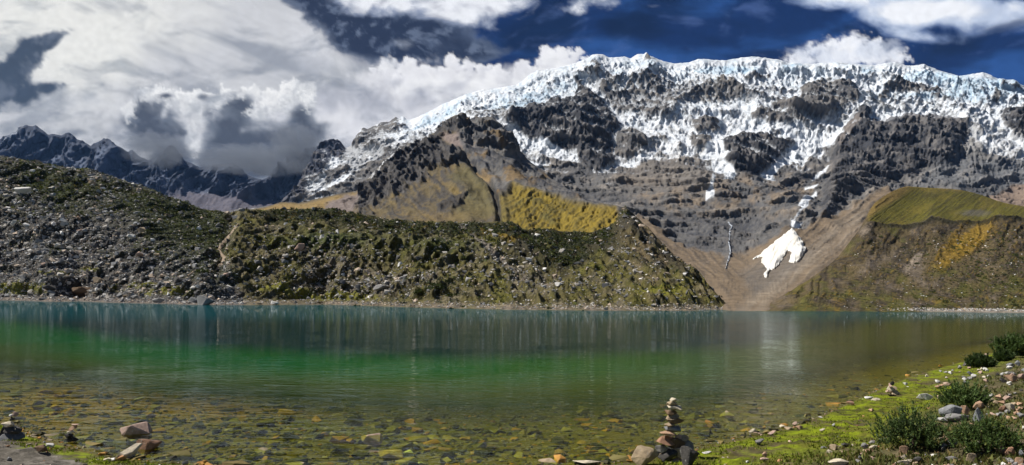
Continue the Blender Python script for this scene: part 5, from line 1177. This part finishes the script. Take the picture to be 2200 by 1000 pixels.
# boulders across the lake
FAR = [(443, 657, 34, 17, 'grey', 'large pale grey wedge boulder on the far shore'), (592, 656, 15, 6, 'white', 'white boulder at the far waterline right of the grey wedge'), (182, 638, 42, 18, 'brown', 'wide dark boulder on the far left shore'),
       (50, 424, 30, 15, 'white', 'pale boulder high on the scree hill at the left'), (820, 628, 32, 9, 'grey', 'flat pale slab low on the moraine slope'), (386, 622, 24, 11, 'dark', 'dark boulder near the shore left of the trail'),
       (110, 628, 26, 9, 'dark', 'dark boulder left of the wide dark one on the far shore'), (215, 613, 22, 9, 'tan', 'tan boulder above the wide dark one on the far shore'), (648, 545, 26, 15, 'pink', 'rounded boulder half way up the slope right of the trail'),
       (305, 555, 20, 10, 'pink', 'tan boulder in the middle of the scree'), (310, 498, 18, 12, 'tan', 'tan boulder with a shadow in the upper scree'), (130, 530, 18, 9, 'white', 'whitish boulder in the grey scree low on the left'),
       (285, 510, 16, 8, 'white', 'white boulder in the upper scree'), (420, 650, 22, 11, 'slate', 'slate boulder just left of the grey wedge'), (345, 650, 26, 9, 'grey', 'grey boulder at the far waterline among yellow plants'), (300, 644, 26, 8, 'grey', 'low boulder at the far waterline'),
       (1120, 580, 16, 8, 'cream', 'pale boulder below the landslip on the moraine'), (1200, 634, 18, 7, 'white', 'pale slab low on the moraine wall'), (560, 656, 20, 5, 'tan', 'flat tan rock at the far waterline'), (172, 478, 14, 8, 'orange', 'orange stone in the left scree'),
       (35, 492, 16, 9, 'white', 'white stone in the left scree'), (222, 548, 18, 8, 'cream', 'cream stone below the middle of the scree')]
for (x_, b_, w_, h_, c_, lab) in FAR:
    p = hs.at(x_, min(b_, PL(SHH, x_) - 1.0)); s = p[1] / F
    o = stone('boulder', (p[0], p[1] - 1, p[2]), w_ * s * 1.1, h_ * s * 1.35, w_ * s * .8, c_, sink=.2, tilt=(0, random.uniform(-.2, .2)))
    tag(o, lab, 'boulder', 'boulders across the lake')
rr = random.Random(23); rf = np.random.default_rng(77)
pp = grid_sample(hs, 80, HS_left * (1.1 - .7 * HS_shr) * (HS_above > 1), 31)
for p in pp:
    qx, qy = [float(v) for v in project(*p)]
    s = p[1] / F; w_ = rr.uniform(9, 14)
    cn_ = rr.choice(('grey', 'grey', 'tan', 'slate', 'white', 'pink', 'dark'))
    o = stone('boulder', p, w_ * s, w_ * s * rr.uniform(.45, .8), w_ * s * .8, cn_, proto=rr.choice(MID), rnd=rr, rz=rr.uniform(0, 6.28), tilt=(rr.uniform(-.3, .3), rr.uniform(-.3, .3)))
    tag(o, name_it('scree boulder', (cn_, ('larger ' if w_ > 11.5 else 'smaller ') + cn_), qx, qy, LMF, 'grey or tan boulder amid the scree of the left hill'), 'boulder', 'boulders amid the scree')

# ------------------------------------------------------------------ plants
def leaf_mat(name, trans=.25):
    m, nt, out = mat_new(name)
    at = N(nt, 'ShaderNodeAttribute', attribute_name='Col')
    b = N(nt, 'ShaderNodeBsdfPrincipled'); b.inputs['Roughness'].default_value = .6; b.inputs['Specular IOR Level'].default_value = .3
    nt.links.new(at.outputs['Color'], b.inputs['Base Color'])
    t = N(nt, 'ShaderNodeBsdfTranslucent'); nt.links.new(at.outputs['Color'], t.inputs[0])
    mx = N(nt, 'ShaderNodeMixShader'); mx.inputs[0].default_value = trans
    nt.links.new(b.outputs[0], mx.inputs[1]); nt.links.new(t.outputs[0], mx.inputs[2]); nt.links.new(mx.outputs[0], out.inputs[0])
    return m
LEAF = leaf_mat('shrub_leaves')
def leaf_cloud(c, rad, n, leaf, g, up=.35, zs=.7):
    """n leaf sprays scattered through a dome: triangles (n*3,3)"""
    u = g.normal(size=(n, 3)); u /= np.linalg.norm(u, axis=1, keepdims=True); u[:, 2] = np.abs(u[:, 2])
    r = g.uniform(.45, 1.0, (n, 1)) ** .6
    lump = 1 + .28 * np.sin(u[:, :1] * 5 + c[0]) * np.cos(u[:, 1:2] * 4 + c[1])
    p = u * r * rad * lump; p[:, 2] *= zs
    a = g.normal(size=(n, 3)); a[:, 2] += up; a /= np.linalg.norm(a, axis=1, keepdims=True)
    b = np.cross(a, g.normal(size=(n, 3))); b /= np.linalg.norm(b, axis=1, keepdims=True)
    l = leaf * g.uniform(.6, 1.3, (n, 1))
    return np.stack([p - b * l * .5, p + b * l * .5, p + a * l], 1) + c
def shrub_field(name, P, rad, n, pal, wts, seed, leafk=.5):
    g = np.random.default_rng(seed); N_ = len(P)
    u = g.normal(size=(N_, n, 3)); u /= np.linalg.norm(u, axis=2, keepdims=True); u[..., 2] = np.abs(u[..., 2])
    p = u * g.uniform(.45, 1.05, (N_, n, 1)) * rad[:, None, None]; p[..., 2] *= .75
    a = g.normal(size=(N_, n, 3)); a[..., 2] += .4; a /= np.linalg.norm(a, axis=2, keepdims=True)
    b = np.cross(a, g.normal(size=(N_, n, 3))); b /= np.linalg.norm(b, axis=2, keepdims=True)
    l = rad[:, None, None] * leafk * g.uniform(.6, 1.3, (N_, n, 1))
    p = p + P[:, None, :]
    T = np.stack([p - b * l * .6, p + b * l * .6, p + a * l], 2).reshape(-1, 3)
    cl = stone_cols(N_, g, pal, wts)
    c = np.repeat((cl[:, None, :] * g.uniform(.6, 1.5, (N_, n, 1))).reshape(-1, 3), 3, 0)
    me = np_mesh(name, T, np.arange(len(T)).reshape(-1, 3), LEAF, c, False)
    o = link(name, me); tag(o, kind='stuff'); return o
GP = [(.044, .058, .012), (.080, .098, .016), (.135, .140, .024), (.024, .030, .009), (.16, .125, .026), (.055, .042, .018)]
g = np.random.default_rng(8)
P = grid_sample(hs, 3200, HS_shr ** 1.5 * (HS_above > 2), 41)
shrub_field('shrub_cover', P, g.uniform(1.6, 5, len(P)) * P[:, 1] / F, 15, GP, (5, 4, 1.5, 4, .6, .5), 1)
P = grid_sample(hs, 8500, HS_moraine_dense + (1 - HS_left) * .22 * sstep(-.2, .5, fbm(hs.px[:hs.frontrows] / 24, hs.py[:hs.frontrows] / 14, 4, 990)) * (HS_above > 1) * (hs.px[:hs.frontrows] < 1560), 42)
shrub_field('shrub_cover', P, np.clip(g.pareto(2.5, len(P)) * 2 + 1.6, 1.6, 7.5) * P[:, 1] / F, 13, GP, (5, 3, 1.4, 5, 1.0, 1.5), 2)
P = grid_sample(rm, 3000, RM_dense, 43)
shrub_field('shrub_cover', P, g.uniform(1.4, 3.8, len(P)) * P[:, 1] / F, 13, GP, (5, 4, 2, 3, .8, .6), 3)
P = grid_sample(hs, 900, HS_left * (.05 + sstep(.5, .9, 0 * HS_left + blob(hs.px[:hs.frontrows], hs.py[:hs.frontrows], 30, 628, 80, 12) + .8 * blob(hs.px[:hs.frontrows], hs.py[:hs.frontrows], 300, 615, 90, 14) + .7 * blob(hs.px[:hs.frontrows], hs.py[:hs.frontrows], 370, 638, 90, 9) + .7 * blob(hs.px[:hs.frontrows], hs.py[:hs.frontrows], 190, 590, 40, 7))) * (HS_above > 1), 44)
shrub_field('tussock_grass', P, g.uniform(1.2, 3.0, len(P)) * P[:, 1] / F, 10, [(.17, .165, .025), (.20, .15, .03), (.10, .12, .02)], (3, 2, 2), 4)
# single bushes across the lake: shared foliage, a stem each
protoB = []
for i in range(5):
    g = np.random.default_rng(900 + i)
    T = leaf_cloud(np.zeros(3), 1.0, 150, .26, g).reshape(-1, 3)
    base_c = np.array(GP[[0, 1, 0, 3, 1][i]]); cc_ = np.repeat(base_c[None] * g.uniform(.55, 1.6, (150, 1)), 3, 0)
    fo = np_mesh('foliage', T, np.arange(len(T)).reshape(-1, 3), LEAF, cc_, False)
    protoB.append(fo)
bark, nt_, out_ = mat_new('bark'); bb = N(nt_, 'ShaderNodeBsdfPrincipled'); bb.inputs['Roughness'].default_value = .9
nz = N(nt_, 'ShaderNodeTexNoise'); nz.inputs['Scale'].default_value = 30; cr = N(nt_, 'ShaderNodeValToRGB')
cr.color_ramp.elements[0].color = (.05, .035, .02, 1); cr.color_ramp.elements[1].color = (.17, .13, .09, 1)
nt_.links.new(nz.outputs[0], cr.inputs[0]); nt_.links.new(cr.outputs[0], bb.inputs['Base Color']); nt_.links.new(bb.outputs[0], out_.inputs[0])
def stems(name, n, h, r, g, spread=.8):
    Vs, Fs = [], []
    for k in range(n):
        az = g.uniform(0, 6.28); ln = g.uniform(.6, 1.0) * h; sp_ = g.uniform(.2, spread)
        pts = [np.array([0, 0, -.06 * h]), np.array([math.cos(az) * sp_ * ln * .35, math.sin(az) * sp_ * ln * .35, ln * .5]), np.array([math.cos(az + .3) * sp_ * ln, math.sin(az + .3) * sp_ * ln, ln * .95])]
        for q, (c, rr_) in enumerate(zip(pts, (r, r * .6, r * .15))):
            for t in range(4): Vs.append(c + rr_ * np.array([math.cos(t * 1.57), math.sin(t * 1.57), 0]))
        o_ = k * 12
        for q in range(2):
            for t in range(4): Fs.append([o_ + q * 4 + t, o_ + q * 4 + (t + 1) % 4, o_ + q * 4 + 4 + (t + 1) % 4, o_ + q * 4 + 4 + t])
    return np_mesh(name, np.array(Vs), np.array(Fs), bark)
stemP = stems('stem', 5, .8, .05, np.random.default_rng(3))
def far_bush(p, r, lab, grp, rr):
    root = empty('bush', (p[0], p[1], p[2] - .1 * r)); root.scale = (r, r, r); root.rotation_euler = (0, 0, rr.uniform(0, 6.28))
    qx, qy = [float(v) for v in project(*p)]
    if grp: lab = name_it('bush', ('dark green', 'low dark', 'rounded', 'dense', 'bright green', 'squat'), qx, qy, LMF, lab)
    tag(root, lab, 'bush', grp); link('foliage', rr.choice(protoB), root); link('stem', stemP, root)
rr = random.Random(5)
for p in grid_sample(hs, 46, HS_shr ** 2 * (HS_above > 3), 51): far_bush(p, rr.uniform(5, 8) * p[1] / F, 'dark green bush among the scree on the left hill', 'bushes on the left hill', rr)
for p in grid_sample(hs, 50, HS_moraine_dense, 52): far_bush(p, rr.uniform(5, 8) * p[1] / F, 'dark bush on the shrubby moraine wall across the lake', 'bushes on the moraine wall', rr)
for p in grid_sample(rm, 46, RM_dense * (rm.px[:rm.frontrows] > 1880), 53): far_bush(p, rr.uniform(4.5, 6.5) * p[1] / F, 'green bush on the right hand moraine across the lake', 'bushes on the right moraine', rr)
for (x_, y_, r_, lab) in [(935, 640, 20, 'large bush at the shoreline below the moraine wall'), (900, 645, 13, 'bush left of the large shoreline bush'), (968, 645, 14, 'bush right of the large shoreline bush'), (434, 610, 15, 'round bush in the fork of the trail'), (320, 623, 12, 'green bush near the shore left of the dark boulder'), (420, 638, 14, 'dark bush near the shore above the grey wedge boulder')]:
    p = hs.at(x_, y_); far_bush(p, r_ * p[1] / F, lab, None, rr)

# ---- near bushes on the right bank
def near_bush(px_, py_, wpx, hpx, label, seed, col):
    x, y, z = on_ground(px_, py_); s = y / F; R = wpx * s / 2; Hh = hpx * s
    root = empty('bush', (x, y + R * .4, z)); tag(root, label, 'bush')
    g = np.random.default_rng(seed)
    clumps = []
    for k in range(36):
        a = g.uniform(0, 6.28); r = math.sqrt(g.uniform(0, 1)) * .85
        hh = Hh * (1 - .6 * r * r) * g.uniform(.02, .80)
        clumps.append((np.array([R * r * math.cos(a), R * r * math.sin(a) * .8, hh]), R * g.uniform(.14, .30)))
    T, Cc = [], []
    for c, r in clumps:
        t = leaf_cloud(c, r, 190, .030 * y / 10, g, .6, .9); T.append(t.reshape(-1, 3))
        f = g.uniform(.6, 1.5, (190, 1)) * g.uniform(.75, 1.25)
        cc_ = np.array(col)[None] * f; w = g.random((190, 1)) < .22; cc_ = np.where(w, np.array((.16, .19, .035))[None], cc_)
        Cc.append(np.repeat(cc_, 3, 0))
    for k in range(170):                                                    # upright ragged sprigs above the mass
        a = g.uniform(0, 6.28); r = math.sqrt(g.uniform(0, 1)) * 1.05
        c0 = np.array([R * r * math.cos(a), R * r * math.sin(a) * .8, Hh * (.75 - .6 * r * r) * g.uniform(.6, 1)])
        ax = np.array([math.cos(a) * r * .7 + g.normal(0, .25), math.sin(a) * r * .7 + g.normal(0, .25), 1.0]); ax /= np.linalg.norm(ax)
        ln = Hh * g.uniform(.22, .62); m_ = 20
        t_ = g.random((m_, 1)); c_ = c0 + ax * ln * t_; d_ = g.normal(size=(m_, 3)); d_ = d_ / np.linalg.norm(d_, axis=1, keepdims=True) + ax * .8
        b_ = np.cross(d_, g.normal(size=(m_, 3))); b_ /= np.linalg.norm(b_, axis=1, keepdims=True); l_ = .034 * y / 10
        T.append(np.stack([c_ - b_ * l_ * .25, c_ + b_ * l_ * .25, c_ + d_ * l_], 1).reshape(-1, 3))
        Cc.append(np.repeat(np.array(col)[None] * g.uniform(1.0, 2.6, (m_, 1)), 3, 0))
    T = np.concatenate(T); Cc = np.concatenate(Cc)
    link('foliage', np_mesh('foliage', T, np.arange(len(T)).reshape(-1, 3), LEAF, Cc, False), root)
    link('stem', stems('stem', 12, Hh * .85, .012, g, .9), root)
near_bush(1975, 966, 132, 84, 'round dark green bush nearest the moss on the right bank', 1, (.042, .066, .018))
near_bush(2140, 980, 140, 78, 'spreading green bush at the lower right of the bank', 2, (.050, .080, .020))
near_bush(2082, 880, 80, 54, 'loose bush behind the slate-grey boulder on the right bank', 3, (.050, .080, .020))
near_bush(2190, 768, 66, 46, 'bush on the crest at the far right edge', 4, (.042, .068, .016))
near_bush(2112, 790, 44, 26, 'small dark shrub among stones on the far end of the bank', 5, (.028, .045, .012))
near_bush(2160, 776, 26, 20, 'tiny dark shrub left of the crest bush', 6, (.028, .045, .012))

# ---- grass and moss tufts on the near banks
g = np.random.default_rng(12)
n = 170000; yy = 1 / g.uniform(1 / 45, 1 / 7.6, n); xx = g.uniform(-.86, .86, n) * yy
z_, s_, o_ = ground_z(xx, yy)
pr = np.where(xx > 0, .75 * (s_ > .02), 1.0 * (s_ > .02) * (s_ < .45)) * sstep(-.45, .25, fbm(xx / .9, yy / .9, 4, 701))
k = g.random(n) < pr; xx, yy, z_, s_ = xx[k], yy[k], z_[k], s_[k]; n = len(xx)
far_ = sstep(.9, 2.6, s_) * (xx > 0)
hgt = g.uniform(.012, .042, n) + far_ * g.uniform(.0, .05, n); az = g.uniform(0, 6.28, n); wd_ = hgt * g.uniform(.25, .5, n)
p0 = np.stack([xx, yy, z_ - .004], -1); dx = np.stack([np.cos(az), np.sin(az), 0 * az], -1) * wd_[:, None]
tip = p0 + np.stack([g.normal(0, .35, n) * hgt, g.normal(0, .35, n) * hgt, hgt], -1)
T = np.stack([p0 - dx, p0 + dx, tip], 1).reshape(-1, 3)
gc_ = np.array((.18, .225, .012))[None] * (1 - far_[:, None]) + np.array((.13, .14, .035))[None] * far_[:, None]
gc_ = gc_ * g.uniform(.5, 1.3, (n, 1)); wv_ = g.random((n, 1)) < .15; gc_ = np.where(wv_, np.array((.22, .17, .06))[None], gc_)
me = np_mesh('grass', T, np.arange(len(T)).reshape(-1, 3), LEAF, np.repeat(gc_, 3, 0), False)
tag(link('grass', me), kind='stuff')
print('grass blades', n)

# ---- trail, waterfall, hanging snow patch, blue tarp
def ribbon(name, lf, pts, wid, mat, col, lift, kind='structure', jit=0):
    pts = np.array(pts, float); t = np.linspace(0, len(pts) - 1, len(pts) * 5); xs_ = np.interp(t, range(len(pts)), pts[:, 0]); ys_ = np.interp(t, range(len(pts)), pts[:, 1])
    wv = np.interp(t, range(len(pts)), wid) if hasattr(wid, '__len__') else np.full(len(t), wid)
    Vv_ = []
    g = np.random.default_rng(len(pts))
    for x_, y_, w_ in zip(xs_, ys_, wv):
        x_ += g.normal(0, jit)
        w2_ = w_ * g.uniform(.7, 1.3)
        for q, lz in ((-1, 0), (-.4, 1), (.4, 1), (1, 0)):
            p = lf.at(x_ + q * w2_ / 2, y_); Vv_.append(p + np.array([0, -.6, .6]) * lift * lz + np.array([0, .05, -.05]) * (1 - lz) * lift)
    r = len(t)
    me = np_mesh(name, np.array(Vv_), grid_faces(r, 4), mat, np.tile(np.array(col, float), (r * 4, 1)))
    return tag(link(name, me), kind=kind)
dirt = terrain_mat('trail_dirt', 1.2, .2, .6, 1.3)
ribbon('path', hs, pathP, [3, 6, 9, 8, 7, 9, 6, 4, 4, 3], dirt, (.30, .235, .17), .9)
ribbon('path', hs, [(455, 606), (462, 613), (450, 620), (438, 624)], 3, dirt, (.30, .235, .17), .8)
ribbon('path', hs, [(430, 594), (415, 602), (404, 611)], 3, dirt, (.30, .235, .17), .8)
wf, nt, out = mat_new('falling_water'); b = N(nt, 'ShaderNodeBsdfPrincipled'); b.inputs['Base Color'].default_value = (.40, .44, .50, 1); b.inputs['Roughness'].default_value = .35
nt.links.new(b.outputs[0], out.inputs[0])
ribbon('waterfall', mt, [(1564, 474), (1572, 482), (1571, 492), (1567, 503), (1568, 514), (1565, 525), (1567, 538), (1569, 552), (1565, 560), (1562, 568), (1559, 580)], [.6, 1.4, 1.0, 1.0, 1.4, 1.0, 1.6, 1.8, 1.2, .9, .6], wf, (1, 1, 1), 3, jit=1.2)
# snow patch lying in the valley: a thick sheet with its own edge
SPP = [(1699, 499), (1707, 503), (1712, 512), (1718, 524), (1724, 536), (1729, 546), (1722, 560), (1716, 569), (1705, 573), (1695, 570), (1697, 562), (1701, 552), (1697, 546), (1692, 545), (1686, 556), (1681, 566), (1672, 577), (1664, 583), (1653, 584), (1649, 594), (1647, 601), (1641, 601), (1642, 592), (1648, 582), (1643, 575), (1636, 568), (1640, 558), (1634, 556), (1616, 563), (1634, 549), (1655, 534), (1676, 517)]
gx_ = np.arange(1608, 1738, 1.0); gy_ = np.arange(492, 608, 1.0); SX, SY = np.meshgrid(gx_, gy_)
sd = sdpoly(SX + 2.5 * fbm(SX / 9, SY / 7, 4, 801), SY + 2 * fbm(SX / 8, SY / 8, 4, 802), SPP)
PT = np.array([[mt.at(a, b_) for a in gx_] for b_ in gy_])
th = 3.5 * sstep(0, 8, sd) + 1.5 - 7 * (sd < 0) + .8 * ridged((SX + SY * .4) / 14, SY / 60, 3, 803) * (sd > 0)
PT = PT + np.array([0, -.7, .7]) * th[..., None]
fc = grid_faces(*SX.shape); keep = (sd.ravel()[fc] > -1.2).any(1)
sc_ = mixc(np.ones(SX.shape + (3,)) * np.array((.76, .75, .71)), (.50, .46, .38), sstep(-.1, .7, fbm((SX + SY * .5) / 7, SY / 40, 5, 805, .6)) * .75)
used = np.unique(fc[keep]); remap = -np.ones(SX.size, int); remap[used] = np.arange(len(used))
tag(link('snow_patch', np_mesh('snow_patch', PT.reshape(-1, 3)[used], remap[fc[keep]], terrain_mat('old_snow', .2, .4, .92, 1.06), sc_.reshape(-1, 3)[used])), kind='structure')
